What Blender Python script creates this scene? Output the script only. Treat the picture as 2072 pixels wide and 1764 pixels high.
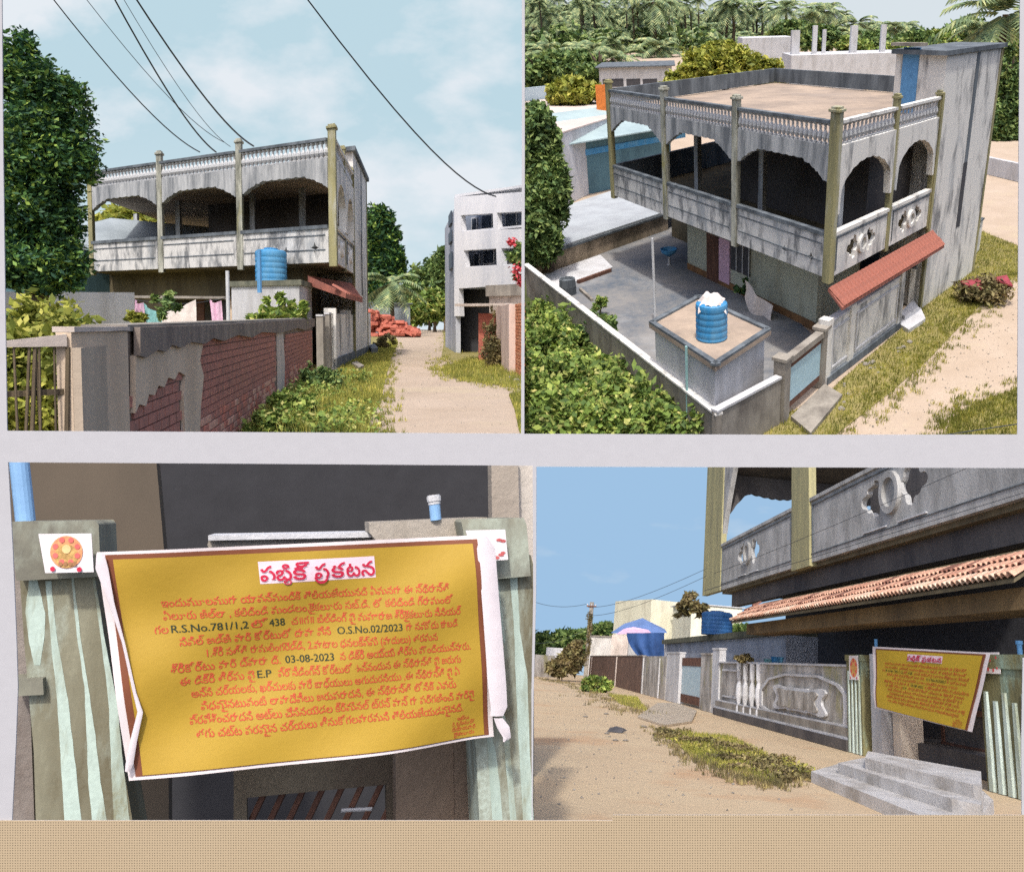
import bpy, bmesh, math, random
import numpy as np
from mathutils import Matrix, Vector
random.seed(7); RNG = np.random.default_rng(7)
SC = bpy.context.scene; COL = SC.collection
for o in list(bpy.data.objects): bpy.data.objects.remove(o)

# ---------------------------------------------------------------- camera
PX, PY, FL, IW, IH = 1350.0, 740.0, 1600.0, 2072.0, 1764.0
GS = 20.0                              # world units per unit of the plan below
def cray(u, v): return np.array([(u-PX)/FL, 1.0, -(v-PY)/FL])
class Site:
    """a place with its own slope: local axes (x right, y ahead, z up), eye height h, scale k"""
    def __init__(s, h, k, rect, level=None, down=None):
        if level:
            n = np.cross(cray(*level[1]), cray(*level[0])); n = n if n[2] > 0 else -n
        else: n = -cray(*down)
        s.n = n/np.linalg.norm(n)
        f = np.array([0, 1., 0]); f -= s.n*f.dot(s.n); f /= np.linalg.norm(f)
        s.R = np.array([np.cross(f, s.n), f, s.n]); s.h = h; s.k = k; s.rect = rect
        x0, y0, x1, y1 = rect
        c = [cray(x0, y0), cray(x1, y0), cray(x1, y1), cray(x0, y1)]
        s.planes = []
        mid = cray((x0+x1)/2, (y0+y1)/2)
        for i in range(4):
            p = np.cross(c[i], c[(i+1) % 4]); p = p if p.dot(mid) > 0 else -p
            s.planes.append(s.R@(p/np.linalg.norm(p)))
    def ray(s, u, v): return s.R@cray(u, v)
    def G(s, u, v, z=0.0):
        d = s.ray(u, v); t = (z-s.h)/d[2]; return np.array([d[0]*t, d[1]*t])
    def at(s, u, v, D): return s.ray(u, v)*D+np.array([0, 0, s.h])
    def pr(s, x, y, z=0.0):
        c = s.R.T@np.array([x, y, z-s.h]); return (PX+FL*c[0]/c[1], PY-FL*c[2]/c[1], c[1])
    def Z(s, p, v):
        a = s.R.T@np.array([p[0], p[1], -s.h]); b = s.R.T@np.array([0, 0, 1.]); k = -(v-PY)/FL
        return (k*a[1]-a[2])/(b[2]-k*b[1])
    def T(s, A, d, z, u):
        a = s.R.T@np.array([A[0], A[1], z-s.h]); b = s.R.T@np.array([d[0], d[1], 0]); k = (u-PX)/FL
        return (k*a[1]-a[0])/(b[0]-k*b[1])
    def W(s, A, B, u, v):
        A = np.array(A[:2], float); B = np.array(B[:2], float); d = s.ray(u, v); D = B-A; D = D/np.linalg.norm(D)
        N = np.array([D[1], -D[0]]); t = A.dot(N)/(d[:2].dot(N)); p = d[:2]*t
        return ((p-A).dot(D), s.h+d[2]*t)
    def inside(s, X):
        q = X-np.array([0, 0, s.h]); ok = np.ones(len(X), bool)
        for p in s.planes: ok &= q@p > 0
        return ok
    def dirto(s, u, v):
        d = s.ray(u, v)[:2]; return d/np.linalg.norm(d)
TL = Site(1.35, 2.0*GS, (-40, -60, 1058.5, 906), level=[(-1760, 625), (870, 650)])
TR = Site(9.5, 2.0*GS, (1058.5, -60, 2120, 906), level=[(388, 63), (2735, -5)])
BL = Site(2.0, 0.5*GS, (-40, 912, 1079.5, 1710), level=[(-1000, 1040), (2000, 1020)])
BR = Site(1.5, 0.25*GS, (1080.5, 912, 2120, 1710), level=[(1030, 1328), (2030, 1390)])
RC = TL.R.copy(); EYE = np.array([0, 0, 1.35*2.0*GS])
for s in (TL, TR, BL, BR):
    Rw = RC@s.R.T*s.k; t = EYE-Rw@np.array([0, 0, s.h])
    s.M = Matrix([list(Rw[i])+[t[i]] for i in range(3)]+[[0, 0, 0, 1]])
cam = bpy.data.cameras.new('camera'); camo = bpy.data.objects.new('camera', cam); COL.objects.link(camo)
cam.sensor_fit = 'HORIZONTAL'; cam.sensor_width = 36; cam.lens = 36*FL/IW
cam.shift_x = (IW/2-PX)/IW; cam.shift_y = -(IH/2-PY)/IW
cam.clip_start = 0.5; cam.clip_end = 60000
camo.matrix_world = Matrix([[RC[i, 0], RC[i, 2], -RC[i, 1], EYE[i]] for i in range(3)]+[[0, 0, 0, 1]])
SC.camera = camo

# ---------------------------------------------------------------- world, sun, exposure
SUN_EL, SUN_AZ = 56.0, 180.0          # azimuth clockwise from +y (ahead): behind and a little left/right
w = bpy.data.worlds.new('World'); SC.world = w; w.use_nodes = True
nt = w.node_tree; sk = nt.nodes.new('ShaderNodeTexSky'); sk.sky_type = 'NISHITA'; sk.sun_disc = False
sk.sun_elevation = math.radians(SUN_EL); sk.sun_rotation = math.radians(SUN_AZ); sk.dust_density = 4.0; sk.air_density = .8
nt.nodes['Background'].inputs[1].default_value = 0.15
nt.links.new(sk.outputs[0], nt.nodes['Background'].inputs[0])
sl = bpy.data.lights.new('sun', 'SUN'); sl.energy = 2.0; sl.angle = math.radians(3.0); sl.color = (1, .95, .88)
so = bpy.data.objects.new('sun', sl); COL.objects.link(so)
a, e = math.radians(SUN_AZ), math.radians(SUN_EL)
so.rotation_euler = Vector((math.sin(a)*math.cos(e), math.cos(a)*math.cos(e), math.sin(e))).to_track_quat('Z', 'Y').to_euler()
so.location = (0, 0, 600)
SC.view_settings.view_transform = 'Standard'; SC.view_settings.look = 'None'
SC.view_settings.exposure = 0.60; SC.view_settings.gamma = 1.0; SC.view_settings.use_curve_mapping = False
SC.cycles.use_denoising = False
SC.cycles.max_bounces = 6; SC.cycles.transparent_max_bounces = 4

# ---------------------------------------------------------------- materials
def srgb(r, g, b):
    f = lambda c: (c/255/12.92) if c/255 <= .04045 else ((c/255+.055)/1.055)**2.4
    return (f(r), f(g), f(b), 1)
def newmat(name):
    m = bpy.data.materials.new(name); m.use_nodes = True; n = m.node_tree.nodes; b = n['Principled BSDF']
    b.inputs['Roughness'].default_value = .85; b.inputs['Specular IOR Level'].default_value = .25
    return m, m.node_tree, n, b
def ramp(nt, fac, stops):
    r = nt.nodes.new('ShaderNodeValToRGB'); e = r.color_ramp.elements
    while len(e) < len(stops): e.new(.5)
    for i, (p, c) in enumerate(stops): e[i].position = p; e[i].color = c
    nt.links.new(fac, r.inputs[0]); return r.outputs[0]
def noise(nt, scale, detail=6, rough=.6, squash=None, loc=None):
    tc = nt.nodes.new('ShaderNodeTexCoord'); mp = nt.nodes.new('ShaderNodeMapping')
    nt.links.new(tc.outputs['Object'], mp.inputs[0])
    if squash: mp.inputs['Scale'].default_value = squash
    if loc: mp.inputs['Location'].default_value = loc
    t = nt.nodes.new('ShaderNodeTexNoise'); t.inputs['Scale'].default_value = scale
    t.inputs['Detail'].default_value = detail; t.inputs['Roughness'].default_value = rough
    nt.links.new(mp.outputs[0], t.inputs['Vector']); return t.outputs['Fac']
def mix(nt, f, a, b):
    m = nt.nodes.new('ShaderNodeMix'); m.data_type = 'RGBA'
    for s, v in ((0, f), (6, a), (7, b)):
        if isinstance(v, (int, float, tuple)): m.inputs[s].default_value = v
        else: nt.links.new(v, m.inputs[s])
    return m.outputs[2]
def weather(name, base, stain, cover=.5, scale=2.0, streak=0.18, fine=.12, bump=.25, second=None, soft=.12, rough=.9, wide=None):
    """painted or bare masonry: blotchy stains drawn out downwards, fine mottling, small relief"""
    m, nt, n, b = newmat(name); b.inputs['Roughness'].default_value = rough
    g0, g1 = (0, 0, 0, 1), (1, 1, 1, 1)
    f1 = ramp(nt, noise(nt, scale, 9, .68, (1, 1, streak)), [(max(0, .5-soft+(.5-cover)*.5), g0), (min(1, .5+soft+(.5-cover)*.5), g1)])
    c = mix(nt, f1, base, stain)
    if second:
        f2 = ramp(nt, noise(nt, scale*.6, 7, .65, (1, 1, max(.3, streak)), (7, 3, 1)), [(.55, g0), (.66, g1)])
        c = mix(nt, f2, c, second)
    ff = noise(nt, scale*14, 5, .7)
    dk = tuple(x*(1-fine*2.6) for x in base[:3])+(1,)
    fr = ramp(nt, ff, [(.38, g1), (.62, g0)])
    mm = nt.nodes.new('ShaderNodeMath'); mm.operation = 'MULTIPLY'; mm.inputs[1].default_value = min(1, fine*4)
    nt.links.new(fr, mm.inputs[0]); c = mix(nt, mm.outputs[0], c, dk)
    nt.links.new(c, b.inputs['Base Color'])
    bp = nt.nodes.new('ShaderNodeBump'); bp.inputs['Strength'].default_value = bump; bp.inputs['Distance'].default_value = .03*GS
    nt.links.new(ff, bp.inputs['Height']); nt.links.new(bp.outputs[0], b.inputs['Normal'])
    return m
def plain(name, c, rough=.7, var=.15, scale=6, metal=0.0, bump=.1):
    m, nt, n, b = newmat(name); b.inputs['Roughness'].default_value = rough; b.inputs['Metallic'].default_value = metal
    d = tuple(x*(1-var*2) for x in c[:3])+(1,); l = tuple(min(1, x*(1+var)) for x in c[:3])+(1,)
    f = noise(nt, scale, 6, .65); nt.links.new(ramp(nt, f, [(.35, d), (.65, l)]), b.inputs['Base Color'])
    bp = nt.nodes.new('ShaderNodeBump'); bp.inputs['Strength'].default_value = bump; bp.inputs['Distance'].default_value = .02*GS
    nt.links.new(f, bp.inputs['Height']); nt.links.new(bp.outputs[0], b.inputs['Normal'])
    return m
def leafmat(name, stops, trans=.25, cl=1.3):
    m, nt, n, b = newmat(name); g = n.new('ShaderNodeNewGeometry')
    c = ramp(nt, g.outputs['Random Per Island'], stops)
    f = ramp(nt, noise(nt, cl, 3, .6), [(.4, (.62, .66, .6, 1)), (.6, (1.35, 1.3, 1.2, 1))])
    mu = nt.nodes.new('ShaderNodeMix'); mu.data_type = 'RGBA'; mu.blend_type = 'MULTIPLY'; mu.inputs[0].default_value = 1
    nt.links.new(c, mu.inputs[6]); nt.links.new(f, mu.inputs[7]); c = mu.outputs[2]
    nt.links.new(c, b.inputs['Base Color']); b.inputs['Roughness'].default_value = .6
    t = n.new('ShaderNodeBsdfTranslucent'); nt.links.new(c, t.inputs[0]); ms = n.new('ShaderNodeMixShader'); ms.inputs[0].default_value = trans
    nt.links.new(b.outputs[0], ms.inputs[1]); nt.links.new(t.outputs[0], ms.inputs[2])
    nt.links.new(ms.outputs[0], n['Material Output'].inputs[0]); return m
def skymat(name, low, high, cloud, z0, z1, amount, cscale=(1, 1, 2.2), strength=1.0, scale=.02):
    m, nt, n, b = newmat(name); n.remove(b); em = n.new('ShaderNodeEmission'); em.inputs[1].default_value = strength
    tc = n.new('ShaderNodeTexCoord'); sp = n.new('ShaderNodeSeparateXYZ'); nt.links.new(tc.outputs['Object'], sp.inputs[0])
    mr = n.new('ShaderNodeMapRange'); mr.inputs[1].default_value = z0; mr.inputs[2].default_value = z1
    nt.links.new(sp.outputs[2], mr.inputs[0]); c = mix(nt, mr.outputs[0], low, high)
    f = noise(nt, scale, 7, .55, cscale); lo = .62-amount*.3
    c = mix(nt, ramp(nt, f, [(lo, (0, 0, 0, 1)), (lo+.16, (1, 1, 1, 1))]), c, cloud)
    nt.links.new(c, em.inputs[0]); nt.links.new(em.outputs[0], n['Material Output'].inputs[0]); return m

# ---------------------------------------------------------------- mesh building
class MB:
    def __init__(s): s.v = []; s.f = []
    def add(s, vs, fs):
        o = len(s.v); s.v += [tuple(map(float, p)) for p in vs]; s.f += [tuple(o+i for i in f) for f in fs]; return s
    def hexa(s, b, t):
        return s.add(list(b)+list(t), [(3, 2, 1, 0), (4, 5, 6, 7), (0, 1, 5, 4), (1, 2, 6, 5), (2, 3, 7, 6), (3, 0, 4, 7)])
    def box(s, x0, y0, z0, x1, y1, z1):
        return s.hexa([(x0, y0, z0), (x1, y0, z0), (x1, y1, z0), (x0, y1, z0)], [(x0, y0, z1), (x1, y0, z1), (x1, y1, z1), (x0, y1, z1)])
    def slab(s, poly, z0, z1):
        n = len(poly); a = [(p[0], p[1], z0) for p in poly]; b = [(p[0], p[1], z1) for p in poly]
        return s.add(a+b, [tuple(range(n))[::-1], tuple(range(n, 2*n))]+[(i, (i+1) % n, n+(i+1) % n, n+i) for i in range(n)])
    def wall(s, A, B, z0, z1, th, zB=None, off=0.0):
        """box from plan point A to B; thickness th goes to the left of A->B, off shifts it"""
        A = np.array(A[:2], float); B = np.array(B[:2], float); d = B-A; d = d/np.linalg.norm(d); n = np.array([-d[1], d[0]])
        A = A+n*off; B = B+n*off; q = [A, B, B+n*th, A+n*th]; zb = z1 if zB is None else zB
        return s.hexa([(p[0], p[1], z0) for p in q], [(q[0][0], q[0][1], z1), (q[1][0], q[1][1], zb), (q[2][0], q[2][1], zb), (q[3][0], q[3][1], z1)])
    def curtain(s, A, B, ts, lo, hi, th, off=0.0):
        A = np.array(A[:2], float); B = np.array(B[:2], float); d = B-A; d = d/np.linalg.norm(d); n = np.array([-d[1], d[0]])
        for i in range(len(ts)-1):
            if ts[i+1]-ts[i] < 1e-5: continue
            P = A+d*ts[i]+n*off; Q = A+d*ts[i+1]+n*off; q = [P, Q, Q+n*th, P+n*th]
            l = (lo[i], lo[i+1], lo[i+1], lo[i]); h = (hi[i], hi[i+1], hi[i+1], hi[i])
            s.hexa([(q[j][0], q[j][1], l[j]) for j in range(4)], [(q[j][0], q[j][1], h[j]) for j in range(4)])
        return s
    def tube(s, pts, rs, n=8, caps=True):
        pts = [np.array(p, float) for p in pts]; rs = [rs]*len(pts) if isinstance(rs, (int, float)) else rs; rings = []
        for i, p in enumerate(pts):
            d = pts[min(i+1, len(pts)-1)]-pts[max(i-1, 0)]; d = d/(np.linalg.norm(d)+1e-9)
            u = np.cross(d, (0, 0, 1.) if abs(d[2]) < .9 else (1., 0, 0)); u /= np.linalg.norm(u); w_ = np.cross(d, u)
            rings.append([tuple(p+rs[i]*(math.cos(2*math.pi*k/n)*u+math.sin(2*math.pi*k/n)*w_)) for k in range(n)])
        f = [(i*n+k, i*n+(k+1) % n, (i+1)*n+(k+1) % n, (i+1)*n+k) for i in range(len(pts)-1) for k in range(n)]
        if caps: f += [tuple(range(n))[::-1], tuple((len(pts)-1)*n+k for k in range(n))]
        return s.add(sum(rings, []), f)
    def lathe(s, c, prof, n=16):
        """prof: list of (radius, z) above c"""
        vs = [(c[0]+r*math.cos(2*math.pi*k/n), c[1]+r*math.sin(2*math.pi*k/n), c[2]+z) for r, z in prof for k in range(n)]
        m = len(prof); f = [(i*n+k, i*n+(k+1) % n, (i+1)*n+(k+1) % n, (i+1)*n+k) for i in range(m-1) for k in range(n)]
        return s.add(vs, f+[tuple(range(n))[::-1], tuple((m-1)*n+k for k in range(n))])
def plate(outer, holes, th):
    """filled flat outline with holes, thickness th, as (verts, faces) in its own x,y plane"""
    c = bpy.data.curves.new('outline', 'CURVE'); c.dimensions = '2D'; c.fill_mode = 'BOTH'; c.extrude = th/2
    for pts in [outer]+list(holes):
        sp = c.splines.new('POLY'); sp.points.add(len(pts)-1); sp.use_cyclic_u = True
        for i, p in enumerate(pts): sp.points[i].co = (p[0], p[1], 0, 1)
    o = bpy.data.objects.new('outline', c); me = o.to_mesh()
    vs = [tuple(v.co) for v in me.vertices]; fs = [tuple(p.vertices) for p in me.polygons]
    o.to_mesh_clear(); bpy.data.objects.remove(o); bpy.data.curves.remove(c); return vs, fs
def on_wall(A, B, vf, off=0.0, t0=0.0, z0=0.0):
    """stand a plate (x along, y up) on the plan line A->B"""
    A = np.array(A[:2], float); B = np.array(B[:2], float); d = B-A; d = d/np.linalg.norm(d); n = np.array([-d[1], d[0]])
    vs = [(*(A+d*(x+t0)+n*(off-z)), y+z0) for x, y, z in vf[0]]; return vs, vf[1]
def clip_needed(site, V):
    q = V-np.array([0, 0, site.h])
    return [p for p in site.planes if (q@p).min() < -1e-6]
def mesh(name, mb, mat, site=None, base=(0, 0, 0), smooth=False, bevel=0):
    me = bpy.data.meshes.new(name)
    if isinstance(mb, MB):
        V = np.array(mb.v, float).reshape(-1, 3); me.from_pydata([tuple(p) for p in V-np.array(base)], [], mb.f)
    else: V, F = mb; V = np.asarray(V, float); me.from_pydata((V-np.array(base)).tolist(), [], F)
    cuts = clip_needed(site, V) if site and len(V) else []
    if cuts or bevel or isinstance(mb, MB):
        bm = bmesh.new(); bm.from_mesh(me)
        if cuts: bmesh.ops.remove_doubles(bm, verts=bm.verts[:], dist=1e-5)
        for p in cuts:
            cr = bmesh.ops.bisect_plane(bm, geom=bm.verts[:]+bm.edges[:]+bm.faces[:], plane_co=Vector((0, 0, site.h))-Vector(base), plane_no=Vector(p), clear_inner=True, clear_outer=False)
            ed = [x for x in cr['geom_cut'] if isinstance(x, bmesh.types.BMEdge) and x.is_boundary]
            if ed and len(ed) < 4000: bmesh.ops.holes_fill(bm, edges=ed)
        if bevel: bmesh.ops.bevel(bm, geom=[x for x in bm.edges if len(x.link_faces) == 2 and x.calc_face_angle(0) > .5], offset=bevel, segments=1, affect='EDGES', clamp_overlap=True)
        if not cuts: bmesh.ops.recalc_face_normals(bm, faces=bm.faces[:])
        bm.to_mesh(me); bm.free()
    if mat: me.materials.append(mat)
    if smooth: me.polygons.foreach_set('use_smooth', [True]*len(me.polygons))
    return me
def tag(o, label=None, cat=None, group=None, kind=None):
    for k, v in (('label', label), ('category', cat), ('group', group), ('kind', kind)):
        if v: o[k] = v
    return o
def link(name, data, parent=None, M=None):
    o = bpy.data.objects.new(name, data); COL.objects.link(o)
    if parent: o.parent = parent
    if M is not None: o.matrix_local = M
    return o
class Thing:
    """an Empty at the thing's base that parents its parts; parts are given in site coordinates"""
    def __init__(s, site, name, base, label, cat, group=None):
        s.site = site; s.base = tuple(map(float, base)) if len(base) == 3 else (float(base[0]), float(base[1]), 0.0)
        s.o = link(name, None, M=site.M@Matrix.Translation(s.base)); s.o.empty_display_size = .1
        tag(s.o, label, cat, group); s.name = name
    def part(s, name, mb, mat, parent=None, label=None, kind=None, **k):
        me = mesh(name, mb, mat, s.site, s.base, **k)
        if not len(me.polygons): return None
        o = link(name, me, parent or s.o); tag(o, label, kind=kind); return o
    def inst(s, name, me, pos, rot=0.0, scale=1.0, parent=None, tilt=0.0):
        p = np.array(pos, float)
        if not s.site.inside(p.reshape(1, 3))[0]: return None
        M = Matrix.Translation(Vector(p-np.array(s.base)))@Matrix.Rotation(rot, 4, 'Z')@Matrix.Rotation(tilt, 4, 'X')
        if not isinstance(scale, (int, float)): M = M@Matrix.Diagonal((*scale, 1))
        else: M = M@Matrix.Scale(scale, 4)
        return link(name, me, parent or s.o, M)
def single(site, name, mb, mat, label=None, cat=None, group=None, kind=None, base=None, **k):
    V = np.array(mb.v if isinstance(mb, MB) else mb[0], float)
    if base is None: base = (float(V[:, 0].mean()), float(V[:, 1].mean()), float(V[:, 2].min()))
    me = mesh(name, mb, mat, site, base, **k)
    o = link(name, me, M=site.M@Matrix.Translation(base)); return tag(o, label, cat, group, kind)

# ---------------------------------------------------------------- foliage
def leaf_cards(C, size, up=.35, aspect=.45, jitter=.65):
    n = len(C); N = RNG.normal(size=(n, 3)); N[:, 2] = np.abs(N[:, 2])+up; N /= np.linalg.norm(N, axis=1)[:, None]
    A = np.cross(N, RNG.normal(size=(n, 3))); A /= np.linalg.norm(A, axis=1)[:, None]+1e-9; B = np.cross(N, A)
    L = size*(1+jitter*(RNG.random(n)-.5)*2)[:, None]
    V = np.stack([C-A*L, C+B*L*aspect-A*L*.1, C+A*L, C-B*L*aspect-A*L*.1], 1).reshape(-1, 3)
    return V, [tuple(range(i*4, i*4+4)) for i in range(n)]
def clumps(blobs, n, spread=.18, per=60, shell=.55):
    out = []; tot = sum(b[3]*b[4]*b[5] for b in blobs)**(1)
    for b in blobs:
        m = max(40, int(n*b[3]*b[4]*b[5]/tot)); k = max(5, m//per)
        D = RNG.normal(size=(k, 3)); D /= np.linalg.norm(D, axis=1)[:, None]
        r = shell+(1-shell)*RNG.random(k)**.6; K = D*r[:, None]*np.array(b[3:6])
        idx = RNG.integers(0, k, m); P = K[idx]+np.clip(RNG.normal(size=(m, 3)), -1.5, 1.5)*spread*np.array(b[3:6])
        out.append(P+np.array(b[:3]))
    return np.concatenate(out)
def foliage(site, C, size, **k):
    C = C[site.inside(C)]; return leaf_cards(C, size, **k)
def grass(site, poly, n, hgt, wid=.012, lean=.5, z=0.0, minz=None):
    P = np.array(poly, float); lo, hi = P.min(0), P.max(0); out = []
    while sum(len(o) for o in out) < n:
        Q = lo+(hi-lo)*RNG.random((n, 2)); ins = np.zeros(n, bool); j = len(P)-1
        for i in range(len(P)):
            c = ((P[i, 1] > Q[:, 1]) != (P[j, 1] > Q[:, 1])) & (Q[:, 0] < (P[j, 0]-P[i, 0])*(Q[:, 1]-P[i, 1])/(P[j, 1]-P[i, 1]+1e-12)+P[i, 0]); ins ^= c; j = i
        out.append(Q[ins])
        if not ins.any(): break
    Q = np.concatenate(out)[:n]; X = np.c_[Q, np.full(len(Q), z)]; X = X[site.inside(X)]; n = len(X)
    a = RNG.random(n)*6.283; h = hgt*(.4+RNG.random(n)); dx = np.c_[np.cos(a), np.sin(a), np.zeros(n)]*wid
    b = RNG.random(n)*6.283; ln = np.c_[np.cos(b), np.sin(b), np.zeros(n)]*(lean*h*RNG.random(n))[:, None]
    T = X+ln; T[:, 2] += h
    return np.stack([X-dx, X+dx, T], 1).reshape(-1, 3), [(3*i, 3*i+1, 3*i+2) for i in range(n)]
def tufts(site, pts, n, hgt, sd, wid=.012):
    """stray blades on both sides of an edge line"""
    P = np.array(pts, float); i = RNG.integers(0, len(P)-1, n//14); t = RNG.random(n//14)[:, None]; c = P[i]+(P[i+1]-P[i])*t+RNG.normal(size=(n//14, 2))*sd
    Q = np.repeat(c, 14, 0)+RNG.normal(size=(14*(n//14), 2))*sd*.18; X = np.c_[Q, np.zeros(len(Q))]; X = X[site.inside(X)]; n = len(X)
    a = RNG.random(n)*6.283; h = hgt*(.4+RNG.random(n)); dx = np.c_[np.cos(a), np.sin(a), np.zeros(n)]*wid; T = X+RNG.normal(size=(n, 3))*hgt*.25; T[:, 2] = X[:, 2]+h
    return np.stack([X-dx, X+dx, T], 1).reshape(-1, 3), [(3*i, 3*i+1, 3*i+2) for i in range(n)]
def limbs(mb, base, top, r, spread, k=5):
    base = np.array(base, float); top = np.array(top, float); mid = base*.55+top*.45
    mb.tube([base, base*.7+top*.3+RNG.normal(size=3)*r*.5, mid, top], [r*1.25, r, r*.8, r*.25], 8)
    for i in range(k):
        a = 6.283*i/k+RNG.random(); st = base*.5+top*.5 if i % 2 else mid
        en = st+np.array([math.cos(a)*spread, math.sin(a)*spread, (top[2]-mid[2])*(.5+.5*RNG.random())])
        mb.tube([st, (st+en)/2+np.array([0, 0, spread*.12]), en], [r*.55, r*.35, r*.1], 6)
    return mb
# ---------------------------------------------------------------- shared materials
K = srgb
M_white = weather('weathered_white_plaster', K(226,224,218), K(104,106,108), .34, 1.7, .3, .10, second=K(186,189,190), soft=.07)
M_par = weather('mouldy_parapet_band', K(212,211,207), K(92,96,100), .44, 2.6, .35, .12, second=K(158,164,168), soft=.07)
M_grey = weather('blackened_plaster', K(120,128,134), K(70,76,82), .55, 1.8, .25, .12)
M_beam = weather('streaked_beam_plaster', K(192,194,194), K(92,98,104), .5, 2.2, .14, .10)
M_post = weather('mossy_yellow_post', K(164,158,116), K(98,98,80), .40, 2.2, .14, .12, second=K(180,180,166))
M_postw = weather('peeling_white_post', K(186,186,172), K(84,86,74), .45, 3.5, .3, .1, second=K(140,134,72))
M_dark = weather('shade_dark_plaster', K(104,99,96), K(72,70,72), .5, .8, .5, .1)  # shade of the interiors is put into this dark plaster colour
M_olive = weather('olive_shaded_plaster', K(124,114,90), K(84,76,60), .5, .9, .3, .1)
M_green = weather('pale_green_wall', K(182,186,170), K(134,124,100), .30, .9, .25, .06)
M_roofsand = weather('sandy_roof_screed', K(178,160,142), K(136,124,114), .5, .6, 1, .12, second=K(150,138,128))
M_slab = weather('rough_concrete', K(158,152,142), K(104,98,92), .45, 1.5, .5, .12)
M_pale = weather('pale_lime_wall', K(198,199,202), K(166,165,164), .35, 1.2, .3, .06)
M_terr = weather('terracotta', K(176,112,96), K(124,84,76), .45, 2.5, .5, .14, second=K(150,100,88))
M_sand = weather('sandy_earth', K(188,171,153), K(168,150,130), .5, .7, 1, .1, bump=.6, soft=.22, second=K(182,166,142))
M_verge = weather('grassy_soil', K(132,128,74), K(158,142,100), .45, 1.4, 1, .12, soft=.2)
M_soil = weather('weedy_soil', K(84,92,50), K(60,66,42), .5, 1.2, 1, .12)
M_tank = weather('blue_tank_plastic', K(58,136,188), K(108,160,192), .4, 2.2, .3, .08, rough=.5, bump=.03)
M_blue = plain('faded_blue_paint', K(96,150,196), .6, .08)
M_wire = plain('black_cable', K(60,66,74), .6, .05)
M_pipe = plain('grey_white_pipe', K(196,198,200), .5, .06)
M_wood = weather('brown_wood', K(116,84,70), K(84,60,52), .5, 4, .2, .1)
M_pink = plain('pink_cloth', K(214,178,200), .9, .08)
M_cloth = plain('cream_cloth', K(218,208,202), .9, .08)
M_tealc = plain('teal_cloth', K(130,180,180), .9, .1)
M_blk = plain('dark_interior', K(76,76,80), .9, .1)  # dark colour stands in for the shade inside rooms and openings
M_leafD = leafmat('dark_mango_leaf', [(0, K(44,74,64)), (.45, K(62,98,62)), (.8, K(96,132,66)), (1, K(146,168,78))], .2)
M_leafG = leafmat('bright_weed_leaf', [(0, K(82,106,58)), (.4, K(118,144,72)), (.8, K(160,176,92)), (1, K(192,186,124))], .25)
M_leafY = leafmat('yellow_green_leaf', [(0, K(112,124,56)), (.5, K(152,158,70)), (1, K(190,186,98))], .3)
M_leafM = leafmat('mid_green_leaf', [(0, K(66,92,58)), (.5, K(102,128,76)), (1, K(146,162,98))], .2)
M_leafO = leafmat('olive_dry_leaf', [(0, K(88,78,60)), (.5, K(124,112,80)), (1, K(156,148,104))], .2)
M_palm = leafmat('palm_frond', [(0, K(92,114,92)), (.5, K(126,146,106)), (1, K(176,180,132))], .2)  # fronds paled: distance haze is put into the leaf colour
M_grass = leafmat('verge_grass', [(0, K(112,120,56)), (.5, K(150,152,72)), (1, K(188,178,100))], .25)
M_bark = weather('bark', K(112,98,82), K(70,60,52), .5, 4, .25, .12)
M_red = plain('red_flower', K(206,84,92), .7, .12)
M_paper = plain('white_sheet_paper', K(182,182,186), .9, .012, 6, bump=.02)
for m in (M_leafD,): pass
brick_mats = [weather('brick_'+n, K(*a), K(*b), .4, 9, .6, .12) for n, a, b in (('red', (206,132,112), (160,108,96)), ('dusky', (184,126,112), (142,106,96)), ('pale', (216,166,144), (176,136,120)))]
M_mortar = weather('old_mortar', K(150,136,124), K(112,98,90), .5, 4, 1, .12)

def star(cx, cy, r, k=4, inner=.42, rot=0.0, sx=1.0):
    return [(cx+sx*(r if i % 2 == 0 else r*inner)*math.cos(rot+math.pi*i/k), cy+(r if i % 2 == 0 else r*inner)*math.sin(rot+math.pi*i/k)) for i in range(2*k)]
def cloud(cx, cy, w_, h_, flip=1):
    """stepped leaf-shaped hole of the cast parapet motif"""
    p = [(-.5, 0), (-.42, .16), (-.22, .18), (-.2, .34), (.05, .36), (.1, .5), (.3, .42), (.36, .2), (.5, .1), (.42, -.12), (.3, -.2), (.28, -.42), (.05, -.5), (0, -.3), (-.2, -.3), (-.26, -.16), (-.42, -.14)]
    return [(cx+flip*x*w_, cy+y*h_) for x, y in p]
def rect(x0, y0, x1, y1): return [(x0, y0), (x1, y0), (x1, y1), (x0, y1)]
def circle(cx, cy, r, n=28): return [(cx+r*math.cos(6.28318*i/n), cy+r*math.sin(6.28318*i/n)) for i in range(n)]
def ripple(x0, x1, step): n = max(2, int(abs(x1-x0)/step)+1); return [x0+(x1-x0)*i/(n-1) for i in range(n)]

def baluster_mesh(h, r):
    b = MB(); b.lathe((0, 0, 0), [(r*.8, 0), (r*.8, h*.08), (r*.4, h*.12), (r*.95, h*.34), (r*.8, h*.5), (r*.35, h*.66), (r*.45, h*.78), (r*.3, h*.84), (r*.8, h*.9), (r*.8, h)], 8)
    return mesh('baluster', b, M_balu, smooth=False)
M_balu = weather('baluster_plaster', K(200,202,204), K(128,130,132), .4, 3, .3, .08)

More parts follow.
